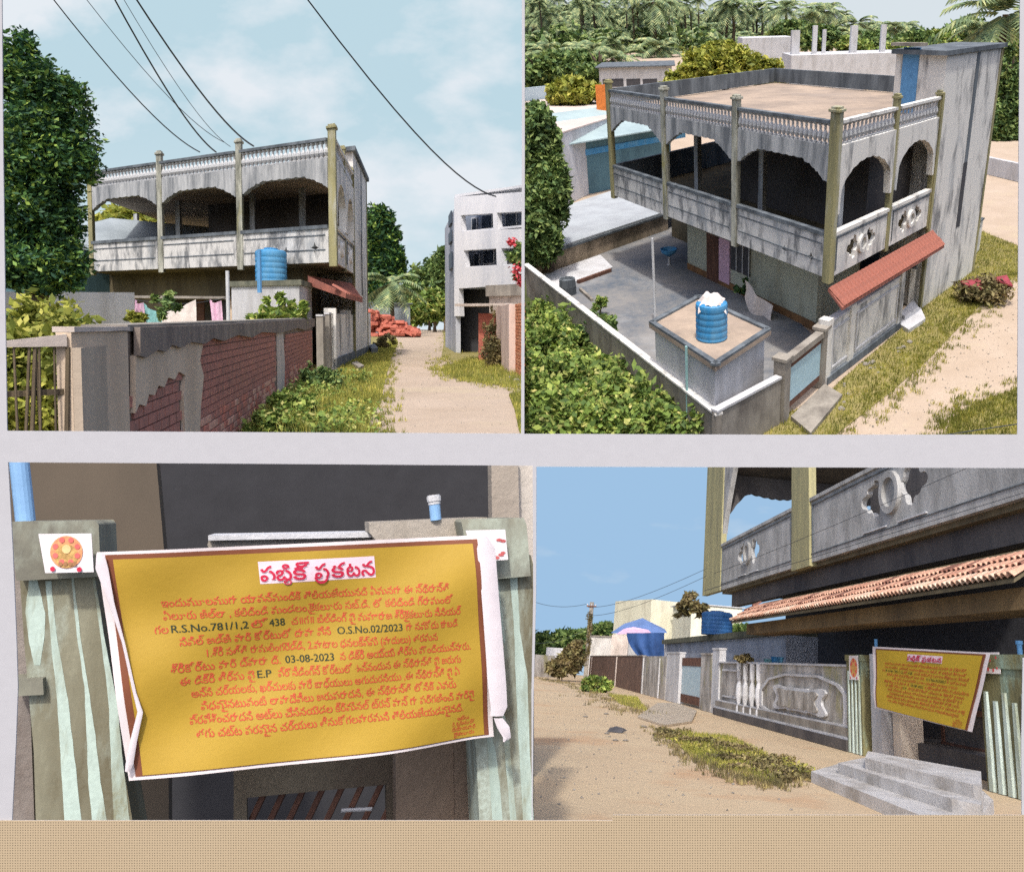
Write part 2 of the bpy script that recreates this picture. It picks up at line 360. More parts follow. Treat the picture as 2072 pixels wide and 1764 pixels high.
def verandah_house(s, A, dl, dr, tl, tr, z, a2, label, tower, gl, mouth, nbal=20, dark_from=.0):
    """two-storey house with an open upper verandah; A plan corner, dl/dr directions of its two faces"""
    A = np.array(A); a = tl[-1]; b = tr[-1]; Lf = A+dl*a
    U, P, B, R = z['U'], z['P'], z['B'], z['R']
    H = Thing(s, 'verandah_house', (A[0], A[1], 0), label, 'house')
    end = tower['t1']; far = [A, A+dr*end, A+dr*end+dl*a, A+dl*a]
    H.part('floor_slab', MB().slab([far[0]+(dl+dr)*.02, far[1]+dl*.02, far[2], far[3]+dr*.02], U-.02, U+.14), M_olive)
    H.part('roof_slab', MB().slab(far, B-.22, B-.04), M_roofsand)
    # posts
    def post(q, w_, z0, z1, mat, cap=True):
        p = MB(); c = [q-(dl+dr)*w_*.5, q+(dr-dl)*w_*.5, q+(dl+dr)*w_*.5, q+(dl-dr)*w_*.5]
        p.slab(c, z0, z1)
        if cap:
            c = [q-(dl+dr)*w_*.68, q+(dr-dl)*w_*.68, q+(dl+dr)*w_*.68, q+(dl-dr)*w_*.68]; p.slab(c, z1, z1+.07); p.slab([q+(x-q)*.7 for x in c], z1+.07, z1+.13)
        return H.part('post', p, mat, bevel=.008)
    pw = z.get('pw', .3)
    for i, t in enumerate(tl): post(A+dl*t-(dl*0), pw*(1.15 if i == 0 else 1), U-.12, R+z.get('over', .22), M_postw if i in (1, 2) else M_post)
    for t in tr[1:]: post(A+dr*t, pw*.8, U-.1, R+(z.get('over', .22) if t != tr[-1] else .05), M_post)
    # left-face bays
    for i in range(len(tl)-1):
        t0, t1 = tl[i]+pw*.5, tl[i+1]-pw*.5; P0, P1 = A+dl*t1, A+dl*t0; L = t1-t0
        holes = [star(L-.55, .42, .17, 4, .4), star(L-1.75, .36, .15, 4, .4)] if i == 0 else []
        vf = plate(rect(0, 0, L, P-U-.1), holes, .12)
        par = H.part('parapet', on_wall(P0, P1, vf, off=-.0, z0=U), M_par)
        mo = MB()
        for zz in ((P-U)*.33, (P-U)*.72): mo.wall(P0+(P1-P0)*.03, P0+(P1-P0)*.97, U+zz, U+zz+.03, .02, off=-.075)
        H.part('moulding', mo, M_grey, par); H.part('coping', MB().wall(P0, P1, P-.1, P, .2, off=-.1), M_grey, par)
        ts = ripple(0, L, .07); lo = []
        for t in ts:
            x = abs(2*t/L-1); g = max(0, (x-.42)/.58)**1.5; lo.append(B-.42-z.get('foot', .75)*(round(g*6)/6*.6+g*.4)-.03*abs(math.sin(t*9)))
        H.part('arch_beam', MB().curtain(P0, P1, ts, lo, [B]*len(ts), .14, off=-.07), M_beam)
        bal = H.part('balustrade', MB().wall(P0, P1, R-.08, R, .2, off=-.1), M_grey)
        bm_ = baluster_mesh(R-.08-B, .085); n = nbal
        for k in range(n):
            q = P0+(P1-P0)*((k+.5)/n); H.inst('baluster', bm_, (q[0], q[1], B), parent=bal)
    # right-face bays
    for i in range(len(tr)-1):
        t0, t1 = tr[i]+pw*.5, tr[i+1]-pw*.4; P0, P1 = A+dr*t0, A+dr*t1; L = t1-t0; hh = P-U-.1
        cx = L*.5; vf = plate(rect(0, 0, L, hh), [cloud(cx-.42*hh-.1, hh*.5, hh*.62, hh*.62), cloud(cx+.42*hh+.1, hh*.5, hh*.62, hh*.62, -1)], .12)
        par = H.part('parapet', on_wall(P0, P1, vf, z0=U), M_white)
        H.part('ring', on_wall(P0, P1, plate(circle(0, 0, hh*.24), [circle(0, 0, hh*.15)], .1), off=-.09, t0=cx, z0=U+hh*.5), M_white, par)
        fr = MB().wall(A+dr*(t0+.12), A+dr*(t1-.12), P-.2, P-.16, .03, off=-.085)
        fr.wall(A+dr*(t0+.12), A+dr*(t0+.16), U+.14, P-.2, .03, off=-.085)
        H.part('moulding', fr, M_grey, par); H.part('coping', MB().wall(P0, P1, P-.1, P, .2, off=-.1), M_white, par)
        ts = ripple(0, L, .06); lo = []
        for t in ts:
            x = min(1, abs(2*t/L-1)); y = B-.5-(1.25 if x > .9 else 0)-1.1*(1-math.sqrt(max(0, 1-x*x))) if x < .9 else B-.5-1.25
            lo.append(y-.03*abs(math.sin(t*8)))
        H.part('arch_beam', MB().curtain(P0, P1, ts, lo, [B]*len(ts), .2, off=-.1), M_white)
        bal = H.part('balustrade', MB().wall(P0, P1, R-.08, R, .2, off=-.1), M_white)
        bm_ = baluster_mesh(R-.08-B, .085); n = max(6, int(L/.24))
        for k in range(n):
            q = P0+(P1-P0)*((k+.5)/n); H.inst('baluster', bm_, (q[0], q[1], B), parent=bal)
    # far side and back parapets
    H.part('parapet', MB().wall(Lf+dr*(end), Lf, U+.14, P, .14), M_grey)
    H.part('roof_parapet', MB().wall(Lf+dr*end, Lf+dr*.2, B, R+.02, .15), M_grey)
    H.part('roof_parapet', MB().wall(A+dr*end+dl*tower['d'], A+dr*end+dl*a, B, R+.02, .15), M_grey)
    # inner room and columns of the upper floor
    i0 = z.get('inner', 3.2); q = [A+dl*.9*1+dr*i0, A+dr*(end-.1)+dl*.9, A+dr*(end-.1)+dl*a*dark_from, A+dl*a*dark_from+dr*i0]
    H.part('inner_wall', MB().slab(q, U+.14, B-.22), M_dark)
    for f, g in z['cols']:
        c = A+dl*f+dr*g; w_ = .26; H.part('column', MB().slab([c-(dl+dr)*w_*.5, c+(dr-dl)*w_*.5, c+(dl+dr)*w_*.5, c+(dl-dr)*w_*.5], U+.14, B-.22), M_beam)
    # ground floor
    C = np.array(a2); gw = MB().wall(C+dl*gl, C, 0, U-.02, .2)
    w1 = H.part('wall', gw, M_green)
    H.part('wall', MB().wall(C+dr*.2, C+dr*mouth, 0, U-.02, .2), M_green)
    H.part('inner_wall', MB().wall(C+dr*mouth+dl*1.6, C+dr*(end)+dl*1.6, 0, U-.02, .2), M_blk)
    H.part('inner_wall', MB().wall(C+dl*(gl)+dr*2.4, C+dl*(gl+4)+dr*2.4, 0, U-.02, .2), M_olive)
    H.part('base_band', MB().wall(C+dl*gl, C+dr*(-.02), 0, .28, .03, off=-.035), weather('damp_brown_base', K(150,112,76), K(110,84,62), .5, 2, .5, .1))
    # stair tower
    t0, t1, td, zt = tower['t0'], tower['t1'], tower['d'], tower['z']; q = [A+dr*t0, A+dr*t1, A+dr*t1+dl*td, A+dr*t0+dl*td]
    q = [x-dl*.12 for x in q[:2]]+q[2:]
    tw = H.part('stair_tower', MB().slab(q, 0, zt), M_white)
    c = sum(q)/4; H.part('tower_roof', MB().slab([c+(x-c)*1.09 for x in q], zt, zt+.14), M_grey, tw)
    H.part('corner_strip', MB().slab([q[1]-dr*.16-dl*.03, q[1]+dr*.03-dl*.03, q[1]+dr*.03+dl*.2, q[1]+dl*.2], 0, zt-.02), M_post, tw)
    H.part('corner_strip', MB().slab([q[0]-dr*.03-dl*.03, q[0]+dr*.14-dl*.03, q[0]+dr*.14+dl*.1, q[0]-dr*.03+dl*.1], 0, R+.1), M_post, tw)
    u0, u1 = q[0]+(q[1]-q[0])*.5, q[0]+(q[1]-q[0])*.57
    H.part('crack', MB().wall(u0, u1, 2.3, 4.6, .04, off=-.012), M_blk, tw)
    H.part('stain_strip', MB().wall(u0+dr*.05, u1, 4.6, zt-.05, .02, off=-.008), M_grey, tw)
    if 'door' in tower:
        d0, d1 = tower['door']; fr = H.part('door', MB().wall(A+dr*t0+dl*d1, A+dr*t0+dl*d0, B, B+2.0, .06, off=-.02), M_blue, tw)
        H.part('lintel', MB().wall(A+dr*t0+dl*(d1+.3), A+dr*t0+dl*(d0-.3), B+2.05, B+2.15, .3, off=-.3), M_slab, tw)
    return H

def building(s, name, pA, pB, D, zt, depth, mat, label, cat='building', group=None, z0=0.0, openings=(), zB=None, omat=None, roofm=None, over=.0):
    """block whose front runs pA->pB (plan), going depth metres back"""
    pA, pB = np.array(pA[:2], float), np.array(pB[:2], float)
    T_ = Thing(s, name, (*((pA+pB)/2), z0), label, cat, group)
    T_.part('wall', MB().wall(pA, pB, z0, zt, depth, zB=zB), mat)
    for (u0, v0, u1, v1, m, nm) in openings:
        ta, za = s.W(pA, pB, u0, v1); tb, zb = s.W(pA, pB, u1, v1); _, zc = s.W(pA, pB, (u0+u1)/2, v0); zl = (za+zb)/2
        d = (pB-pA)/np.linalg.norm(pB-pA); T_.part(nm, MB().wall(pA+d*ta, pA+d*tb, zl, zc, .05, off=-.03), m)
    if over:
        d = (pB-pA)/np.linalg.norm(pB-pA); n = np.array([-d[1], d[0]])
        T_.part('roof', MB().wall(pA-d*over, pB+d*over, zt, zt+.12, depth+2*over, off=-over), roofm or M_slab)
    return T_
def sky(s, D, mat, name='sky'):
    x0, y0, x1, y1 = s.rect; pts = []
    nu, nv = 12, 8; V = []; Fc = []
    for j in range(nv+1):
        for i in range(nu+1): V.append(s.at(x0+(x1-x0)*i/nu, y0+(y1-y0)*j/nv, D))
    for j in range(nv):
        for i in range(nu): k = j*(nu+1)+i; Fc.append((k, k+1, k+nu+2, k+nu+1))
    return single(s, name, (np.array(V), Fc), mat, kind='structure')
def ground_poly(s, pts, z=0.0): return np.array([[*s.G(u, v, z)] for u, v in pts])
def sheet(s, name, pts, z, mat, kind='structure', label=None):
    P = ground_poly(s, pts); mb = MB(); mb.add([(p[0], p[1], z) for p in P], [tuple(range(len(P)))]); return single(s, name, mb, mat, kind=kind, label=label)
def wire(s, u0, v0, D0, u1, v1, D1, r, label, sag=.5, group='overhead wires', mat=None, name='overhead_wire', cat='wire'):
    a, b = s.at(u0, v0, D0), s.at(u1, v1, D1); pts = []
    for i in range(13): t = i/12; p = a+(b-a)*t; p = p-np.array([0, 0, sag*4*t*(1-t)]); pts.append(p)
    V = MB().tube(pts, [r*(1+(D1/D0-1)*i/12) for i in range(13)], 5); return single(s, name, V, mat or M_wire, label, cat, group)
def plant(s, name, u, v, D, blobs, n, size, mat, label, cat, group=None, trunk=None, kind=None, tr_r=.15, up=.35, aspect=.45, bmat=None):
    """blobs: (du, dv, ru, rv) in picture units at depth D around (u, v); trunk: height reached from the ground"""
    f = D/FL; bl = []
    for (du, dv, ru, rv, *dd) in blobs:
        c = s.at(u+du, v+dv, D+(dd[0] if dd else 0)); bl.append((c[0], c[1], c[2], ru*f, min(ru, rv*1.4)*f, rv*f))
    c0 = s.at(u, v, D); base = (c0[0], c0[1], 0.0)
    T_ = Thing(s, name, base, label, cat, group)
    C = clumps(bl, n); C = C[C[:, 2] > .02]
    T_.part('crown', foliage(s, C, size, up=up, aspect=aspect), mat)
    if trunk: T_.part('trunk', limbs(MB(), (c0[0], c0[1], -.1), (c0[0], c0[1], trunk), tr_r, blobs[0][2]*f*.6), bmat or M_bark)
    return T_

def gravel(s, pts, n, r0, r1, label, mat=None):
    P = ground_poly(s, pts); V, F = grass(s, P, n, 1.0); c = np.array(V)[0::3]+(np.array(V)[1::3]-np.array(V)[0::3])*.5; n = len(c); R_ = r0+(r1-r0)*RNG.random(n)**2; out = []; Fc = []
    for i in range(n):
        a = RNG.random()*6.28; k = len(out)
        for j in range(4): out.append((c[i, 0]+R_[i]*math.cos(a+j*1.57)*(.7+.5*RNG.random()), c[i, 1]+R_[i]*math.sin(a+j*1.57)*(.7+.5*RNG.random()), -.006))
        out.append((c[i, 0], c[i, 1], R_[i]*.55)); Fc += [(k+j, k+(j+1) % 4, k+4) for j in range(4)]
    return single(s, 'gravel', (np.array(out), Fc), mat or M_slab, label, 'gravel', kind='stuff')
# ================================================================ TOP RIGHT: house seen from above
s = TR
sky(s, 420, skymat('pale_hazy_sky', K(206,214,218), K(204,213,219), K(222,226,228), 0, 60, .4, scale=.01, strength=.76))
sheet(s, 'ground', [(900,930),(2300,930),(2300,250),(2300,60),(900,120)], -.02, M_sand)
fld = [(1000,930),(1440,930),(1452,850),(1072,560),(1000,520)]
sheet(s, 'field', fld, 0.0, M_soil)
vg = [(1985,468),(2080,505),(2080,545),(2020,580),(1950,652),(1881,725),(1800,795),(1665,900),(1440,930),(1500,880),(1673,800),(1700,770),(1816,672),(1850,640),(1975,520)]
sheet(s, 'verge', vg, 0.004, M_verge)
vg2 = [(1905,900),(1925,850),(1975,815),(2100,770),(2100,930)]
sheet(s, 'verge', vg2, 0.004, M_verge)
cy_ = [(1080,548),(1325,430),(1430,470),(1655,690),(1560,800),(1455,850)]
sheet(s, 'courtyard_floor', cy_, 0.03, weather('shade_tinted_concrete', K(160,154,146), K(88,98,110), .7, .3, 1, .08, soft=.2, second=K(150,152,154)))  # grey-blue blotches put the shade near the house into the floor colour
for nm, pl, n, h in (('grass', vg, 15000, .11), ('grass', vg2, 6000, .12)):
    single(s, nm, grass(s, ground_poly(s, pl), n, h), None or M_grass, kind='stuff', label='short yellowish green grass along the sandy lane', cat='grass')
A = s.G(1675, 562, 2.95); dl = s.dirto(388, 63); dr = s.dirto(2735, -5)
zP, zR, zB = s.Z(A, 472), s.Z(A, 245), s.Z(A, 296)
tl = [0]+[s.T(A, dl, 2.95, u) for u in (1488, 1350, 1243)]
tr = [0]+[s.T(A, dr, 2.95, u) for u in (1790, 1874)]
tend = s.T(A, dr, 2.95, 1984); a2 = s.G(1650, 669)
L_ = A+dl*tl[-1]; bb = s.T(L_, dr, zB, 1588)
K0 = A+dr*tr[-1]; ztow = s.Z(K0, 112); tdep = s.T(K0, dl, ztow, 1814)
print('TR', A, 'tl', tl, 'tr', tr, 'tend', tend, 'bb', bb, 'zP,R,B', zP, zR, zB, 'tower', ztow, tdep)
gl = s.T(a2, dl, 0, 1392); d1 = s.T(K0, dl, zB+1, 1824); d0 = s.T(K0, dl, zB+1, 1856); mth = s.T(a2, dr, 1, 1738)
H = verandah_house(s, A, dl, dr, tl, tr, dict(U=2.95, P=zP, R=zR, B=zB, pw=.26, foot=.55, cols=[(s.T(A+dr*2.2, dl, 4.5, 1412), 2.2), (s.T(A+dr*2.2, dl, 4.5, 1543), 2.2), (.5, 1.1)], inner=3.6),
    a2, 'two-storey house with open arched upper verandah and flat sandy roof, seen from above',
    dict(t0=tr[-1], t1=tend, d=tdep, z=ztow, door=(d0, d1)), gl, mth, nbal=22, dark_from=.62)
# door, curtain and window of the ground floor
def onh(u, v): return s.W(a2, a2+dl, u, v)
def gp(nm, u0, u1, v0, v1, mat, off=-.05, th=.05, parent=None):
    t0_, zb0 = onh(u0, v1); t1_, _ = onh(u1, v1); _, zt0 = onh((u0+u1)/2, v0); P_, Q_ = a2+dl*max(t0_, t1_), a2+dl*min(t0_, t1_)
    return H.part(nm, MB().wall(P_, Q_, max(0.03, zb0), zt0, th, off=off), mat, parent)
td0, td1 = onh(1455, 560)[0], onh(1432, 550)[0]
H.part('door', MB().wall(a2+dl*td1, a2+dl*td0, 0.03, 2.1, .06, off=-.05), M_wood); tc0, tc1 = onh(1478, 560)[0], onh(1457, 560)[0]
H.part('curtain', MB().wall(a2+dl*tc1, a2+dl*tc0, 0.2, 2.05, .05, off=-.06), M_pink); tw0, tw1 = onh(1518, 540)[0], onh(1480, 540)[0]
wd_ = H.part('window', MB().wall(a2+dl*tw1, a2+dl*tw0, .85, 2.0, .05, off=-.045), M_blk)
for f in (.33, .66, .99): q = a2+dl*(tw1+(tw0-tw1)*f); H.part('bar', MB().wall(q, q-dl*.04, .85, 2.0, .03, off=-.08), M_pale, wd_)
H.part('sun_shade', MB().wall(a2+dl*(td1+.4), a2+dl*(tw0-.3), 2.15, 2.25, .6, off=-.62), M_slab)
# tiled awning over the porch
def tiled_awning(s, H, P0, P1, z0, z1, out, n, rows, mats, over_end=.5, under=M_terr):
    """sloping eave from z1 at the wall to z0 at out metres; P0->P1, outward is to the right"""
    d = (P1-P0)/np.linalg.norm(P1-P0); nrm = np.array([d[1], -d[0]]); L = np.linalg.norm(P1-P0)
    q0, q1 = P0-d*over_end+nrm*out, P1+nrm*out
    mb = MB().hexa([(*P0, z1-.1), (*P1, z1-.1), (*q1, z0-.1), (*q0, z0-.1)], [(*P0, z1-.02), (*P1, z1-.02), (*q1, z0-.02), (*q0, z0-.02)])
    aw = H.part('tiled_awning', mb, under)
    return aw
Pq0, Pq1 = A-dr*.1-dl*.1, A+dr*(tr[-1]+.3)-dl*.1
aw = tiled_awning(s, H, Pq0, Pq1, 2.3, 2.72, .5, 0, 0, None, over_end=.1)
tm = mesh('roof_tile', MB().add([(-.11,0,0),(-.05,0,.05),(.05,0,.05),(.11,0,0),(-.12,.42,.02),(-.055,.42,.075),(.055,.42,.075),(.12,.42,.02)], [(0,1,5,4),(1,2,6,5),(2,3,7,6),(0,3,2,1),(4,5,6,7)]), M_terr)
dd = (Pq1-Pq0)/np.linalg.norm(Pq1-Pq0); nn = np.array([dd[1], -dd[0]]); Lq = np.linalg.norm(Pq1-Pq0); rz = math.atan2(dd[1], dd[0])
for r in range(2):
    k = 0; t = .0+.23*.5
    while t < Lq:
        o_ = .5-(r)*.24; zz = 2.3+(.5-o_)/.5*.42; q = Pq0+dd*t+nn*o_
        H.inst('tile', tm, (q[0], q[1], zz), rot=rz, tilt=math.atan2(.42, .5), parent=aw, scale=(1, .75, 1)); t += .23
# low front wall along the lane with gate, then wall under the tower
w0 = s.G(1668, 778); w1 = s.G(1816, 664); wd = (w1-w0)/np.linalg.norm(w1-w0)
cw = Thing(s, 'compound_wall', (*w0, 0), 'low whitewashed compound wall with relief panels between the blue gate and the house steps', 'wall')
hw = s.Z(w0, 655)
cw.part('wall', MB().wall(w0, w1, 0, hw-.04, .16), M_white); cw.part('coping', MB().wall(w0-wd*.05, w1+wd*.03, hw-.04, hw+.03, .24, off=-.04), M_pale)
p_ = MB(); Lw = np.linalg.norm(w1-w0)
for f0, f1 in ((.06, .3), (.36, .94)): 
    p_.wall(w0+wd*Lw*f0, w0+wd*Lw*f1, .35, .41, .04, off=-.035); p_.wall(w0+wd*Lw*f0, w0+wd*Lw*f1, hw-.3, hw-.24, .04, off=-.035)
    for f in (f0, f1): p_.wall(w0+wd*(Lw*f-.03), w0+wd*(Lw*f+.03), .36, hw-.24, .045, off=-.037)
cw.part('moulding', p_, M_pale); cw.part('plinth', MB().wall(w0, w1, 0, .22, .1, off=-.09), M_grey)
for q in (w0+wd*.05, w0+wd*1.5, w1-wd*.05):
    cw.part('pier', MB().wall(q-wd*.15, q+wd*.15, 0, hw+.12, .3, off=-.07), M_white)
# blue gate
g0 = s.G(1585, 852); g1 = w0-wd*.35
gt = Thing(s, 'gate', (*g0, 0), 'pale blue sheet metal gate with rusty rails beside the low white wall', 'gate')
zg = s.Z(g1, 672); gd = (g1-g0)/np.linalg.norm(g1-g0)
gt.part('panel', MB().wall(g0+gd*.1, g1, .42, zg-.32, .03), plain('gate_blue', K(170,200,212), .5, .06))
gt.part('rail', MB().wall(g0+gd*.1, g1, .25, .42, .05), M_wood); gt.part('rail', MB().wall(g0+gd*.1, g1, zg-.32, zg-.16, .05), M_wood)
gt.part('beam', MB().wall(g0-gd*.1, g1+gd*.1, zg-.16, zg, .22, off=-.06), M_slab)
for q, nm in ((g0, 'left'), (g1+gd*.2, 'right')):
    T_ = Thing(s, 'gate_post', (*q, 0), 'concrete post at the %s end of the pale blue gate' % ('near' if nm == 'left' else 'far'), 'post', 'concrete gate posts')
    T_.part('post', MB().wall(q-gd*.16, q+gd*.16, 0, zg+.02, .32, off=-.08), M_slab); T_.part('cap', MB().wall(q-gd*.2, q+gd*.2, zg+.02, zg+.1, .4, off=-.12), M_slab)
rp = ground_poly(s, [(1612,868),(1745,905),(1800,800),(1708,792)]); 
rp = ground_poly(s, [(1600,850),(1668,784),(1704,806),(1640,884)])
single(s, 'entrance_ramp', MB().slab(rp, 0, .12), M_slab, label='cracked concrete ramp leading down from the blue gate to the lane', cat='ramp')
# compound walls round the yard
c0 = s.G(1450, 838, 1.25); c1 = s.G(1060, 534, 1.25); c2 = g0-gd*.22
lw = Thing(s, 'yard_wall', (*c0, 0), 'long plastered yard wall between the courtyard and the weeds', 'wall')
lw.part('wall', MB().wall(c0, c1, 0, 1.2, .14, off=-.14), M_slab); lw.part('coping', MB().wall(c0, c1, 1.2, 1.25, .2, off=-.17), M_white)
fw = Thing(s, 'yard_wall', (*c2, 0), 'stained beige wall between the weeds corner and the blue gate', 'wall')
fw.part('wall', MB().wall(c0+(c0-c1)/np.linalg.norm(c0-c1)*.0, c2, 0, 1.28, .14), M_slab); fw.part('coping', MB().wall(c0, c2, 1.28, 1.34, .2, off=-.03), M_pale)
# water room and tank
zr = 2.35; r = [s.G(u, v, zr) for u, v in ((1448,742),(1560.5,668),(1412,600),(1313,654))]
wr = Thing(s, 'pump_room', (*(sum(r)/4), 0), 'small white flat-roofed room in the yard corner under the blue water tank', 'building')
c = sum(r)/4; wr.part('wall', MB().slab([c+(x-c)*.9 for x in r], 0, zr-.12), M_pale)
wr.part('roof', MB().slab(r, zr-.12, zr), M_roofsand)
cb = MB()
for i in range(4):
    a_, b_ = r[i], r[(i+1) % 4]; cb.wall(a_, b_, zr, zr+.06, .14)
wr.part('kerb', cb, M_grey)
pp = r[0]*.6+r[3]*.4; pp = pp+(pp-c)*.02; wr.part('pipe', MB().tube([(pp[0], pp[1], 0.2), (pp[0], pp[1], zr+.05)], .035, 6), plain('pale_teal_pipe', K(150,190,190), .5, .05))
def water_tank(s, c, z0, R_, Hh, label, ribs=True, cloth=False, M_tank=M_tank):
    T_ = Thing(s, 'water_tank', (*c, z0), label, 'water tank')
    pr = [(R_*.97, 0), (R_, .03)]
    k = 5
    for i in range(k): pr += [(R_, Hh*.8*(i+.15)/k), (R_*.975, Hh*.8*(i+.5)/k), (R_, Hh*.8*(i+.85)/k)]
    pr += [(R_, Hh*.84), (R_*.97, Hh*.9), (R_*.8, Hh*.95), (R_*.42, Hh*.97)]
    T_.part('body', MB().lathe((*c, z0), pr, 36), M_tank, smooth=False); T_.part('lid', MB().lathe((*c, z0+Hh*.965), [(R_*.44, 0), (R_*.44, .04), (R_*.3, .05)], 24), M_tank)
    return T_
tk = s.G(1440, 683, zr+.01); Rt = 32/FL*s.pr(*tk, zr)[2]; zt_ = s.Z(tk, 606)-zr
water_tank(s, tk, zr+.01, Rt, zt_, 'bright blue plastic water tank on the white room in the yard, seen from above')
# crumpled cloth on the tank
V = []; Fc = []; n = 22
for j in range(n+1):
    for i in range(n+1):
        x, y = (i/n-.5)*2, (j/n-.5)*2; rr = math.hypot(x, y); px_, py_ = x*Rt*.8, y*Rt*.8
        V.append((tk[0]+px_*(1+.1*math.sin(5*y)), tk[1]+py_*(1+.12*math.cos(4*x)), zr+zt_+.12-max(0, rr-.5)**1.4*.42+.05*math.sin(7*x+2*y)*math.cos(6*y-x)))
for j in range(n):
    for i in range(n): k = j*(n+1)+i; Fc.append((k, k+1, k+n+2, k+n+1))
single(s, 'cloth', (np.array(V), Fc), M_cloth, label='crumpled pale cloth lying over the top of the blue water tank', cat='cloth', smooth=True)
# courtyard details
q = s.G(1326, 653); single(s, 'pole', MB().tube([(*q, 0), (*q, s.Z(q, 482))], .045, 8), M_pipe, 'thin white pole standing in the courtyard beside the tank room', 'pole')
q = s.G(1354, 538); zz = s.Z(q, 512); T_ = Thing(s, 'wash_basin', (*q, 0), 'blue basin on a white pedestal by the house wall', 'basin')
T_.part('bowl', MB().lathe((*q, zz-.12), [(.1, 0), (.3, .14), (.36, .3), (.33, .3), (.2, .12)], 18), M_tank); T_.part('pedestal', MB().lathe((*q, 0), [(.08, 0), (.05, .1), (.05, zz-.12)], 10), M_pale)
# hanging sheet
pa, pb = s.at(1507, 566, s.pr(*s.G(1520, 640))[2]), s.at(1563, 618, s.pr(*s.G(1565, 655))[2]); V = []; Fc = []; n = 20
for j in range(n+1):
    for i in range(n+1):
        t, u = i/n, j/n; p = pa+(pb-pa)*t; V.append((p[0]+.05*math.sin(9*t+3*u), p[1]+.07*math.sin(12*t), p[2]-.12*math.sin(t*3.14)-u*(.62+.35*math.sin(t*3.1))))
for j in range(n):
    for i in range(n): k = j*(n+1)+i; Fc.append((k, k+1, k+n+2, k+n+1))
single(s, 'hanging_sheet', (np.array(V), Fc), M_cloth, label='pale sheet hung to dry between the house and the tank room', cat='cloth', smooth=True)
plant(s, 'potted_shrub', 1504, 580, s.pr(*s.G(1502, 618))[2], [(0, 0, 15, 15)], 500, .07, M_leafD, 'small dark shrub by the pale hanging sheet', 'shrub')
plant(s, 'sapling', 1214, 620, s.pr(*s.G(1214, 645))[2], [(0, 0, 14, 16), (4, -14, 8, 8)], 700, .09, M_leafG, 'small bright green sapling beside the yard wall', 'plant', trunk=.5, tr_r=.03)
# low slabs in the yard
sl_ = [s.G(u, v) for u, v in ((1100,560),(1215,520),(1240,545),(1130,588))]; single(s, 'paving_slab', MB().slab(sl_, .031, .1), M_pale, label='raised pale washing slab at the back of the courtyard', cat='slab')
q0, q1 = s.G(1172,576), s.G(1238,552); single(s, 'kerb', MB().wall(q0, q1, .031, .17, .12), M_wood, label='dark low kerb beside the pale washing slab', cat='kerb')
q0, q1 = s.G(1172,590), s.G(1196,612); single(s, 'kerb', MB().wall(q0, q1, .031, .14, .1), M_slab, label='short grey kerb running towards the sapling', cat='kerb')
q = s.G(1150, 596); T_ = Thing(s, 'drum', (*q, 0), 'grey metal drum by the yard wall', 'drum'); T_.part('body', MB().lathe((*q, .03), [(.3, 0), (.32, .3), (.3, .6), (.27, .6), (.25, .5)], 14), M_grey)
# back yard wall and grey lean-to roof
b0, b1 = s.G(1090, 560), s.G(1352, 466); bd = (b1-b0)/np.linalg.norm(b1-b0)
bw = Thing(s, 'back_wall', (*b0, 0), 'mould-stained wall at the back of the courtyard under the grey roof', 'wall')
bz = s.Z(b1, 434); bw.part('wall', MB().wall(b0, b1, 0, bz, .2), weather('mouldy_beige_wall', K(186,168,146), K(100,92,78), .5, 1.1, .5, .1)); bw.part('coping', MB().wall(b0-bd*.1, b1+bd*.1, bz, bz+.09, .4, off=-.08), M_grey)
lean = Thing(s, 'lean_to_roof', (*(b0+b1)/2, bz) if False else ((b0[0]+b1[0])/2, (b0[1]+b1[1])/2, bz), 'plain grey sloping sheet roof behind the courtyard wall', 'roof')
e0, e1 = s.at(1062, 446, s.pr(*b0)[2]+7), s.at(1290, 372, s.pr(*b1)[2]+8)
f0, f1 = (b0[0]-bd[0]*1.5, b0[1]-bd[1]*1.5, bz+.1), (b1[0]+bd[0]*2.5, b1[1]+bd[1]*2.5, bz+.1)
lean.part('sheet', MB().hexa([f0, f1, tuple(e1), tuple(e0)], [tuple(np.array(p)+[0, 0, .08]) for p in (f0, f1, e1, e0)]), weather('grey_fibre_sheet', K(168,174,178), K(146,150,155), .4, .6, 1, .05))
# teal neighbour house behind left
n0, n1 = s.G(1100, 470), s.G(1480, 372); nz = 3.1; nd = (n1-n0)/np.linalg.norm(n1-n0); nv = np.array([-nd[1], nd[0]])
n0 = n0+nv*5; n1 = n1+nv*5
nb = Thing(s, 'teal_house', (*n0, 0), 'low teal house with a long grey sheet roof behind the courtyard', 'house')
nb.part('wall', MB().wall(n0, n1, 0, nz, 6), weather('teal_paint', K(92,126,138), K(72,100,112), .4, .7, .3, .06))
ta, _ = s.W(n0, n1, 1150, 390); tb, _ = s.W(n0, n1, 1184, 390)
nb.part('door', MB().wall(n0+nd*ta, n0+nd*tb, 0, 2.7, .06, off=-.04), plain('orange_door', K(188,96,72), .6, .06))
nb.part('band', MB().wall(n0+nd*(tb-.3), n0+nd*(tb+9), nz-.85, nz-.5, .06, off=-.05), M_tank)
qa, qb = n0-nd*2-nv*.9, n1+nd*2-nv*.9; r0, r1 = n0-nd*2+nv*4.2, n1+nd*2+nv*4.2
nb.part('roof', MB().hexa([(*qa, nz+.05), (*qb, nz+.05), (*r1, nz+1.1), (*r0, nz+1.1)], [(*qa, nz+.12), (*qb, nz+.12), (*r1, nz+1.18), (*r0, nz+1.18)]), weather('pale_teal_sheet', K(160,178,180), K(140,158,162), .4, .5, 1, .05))
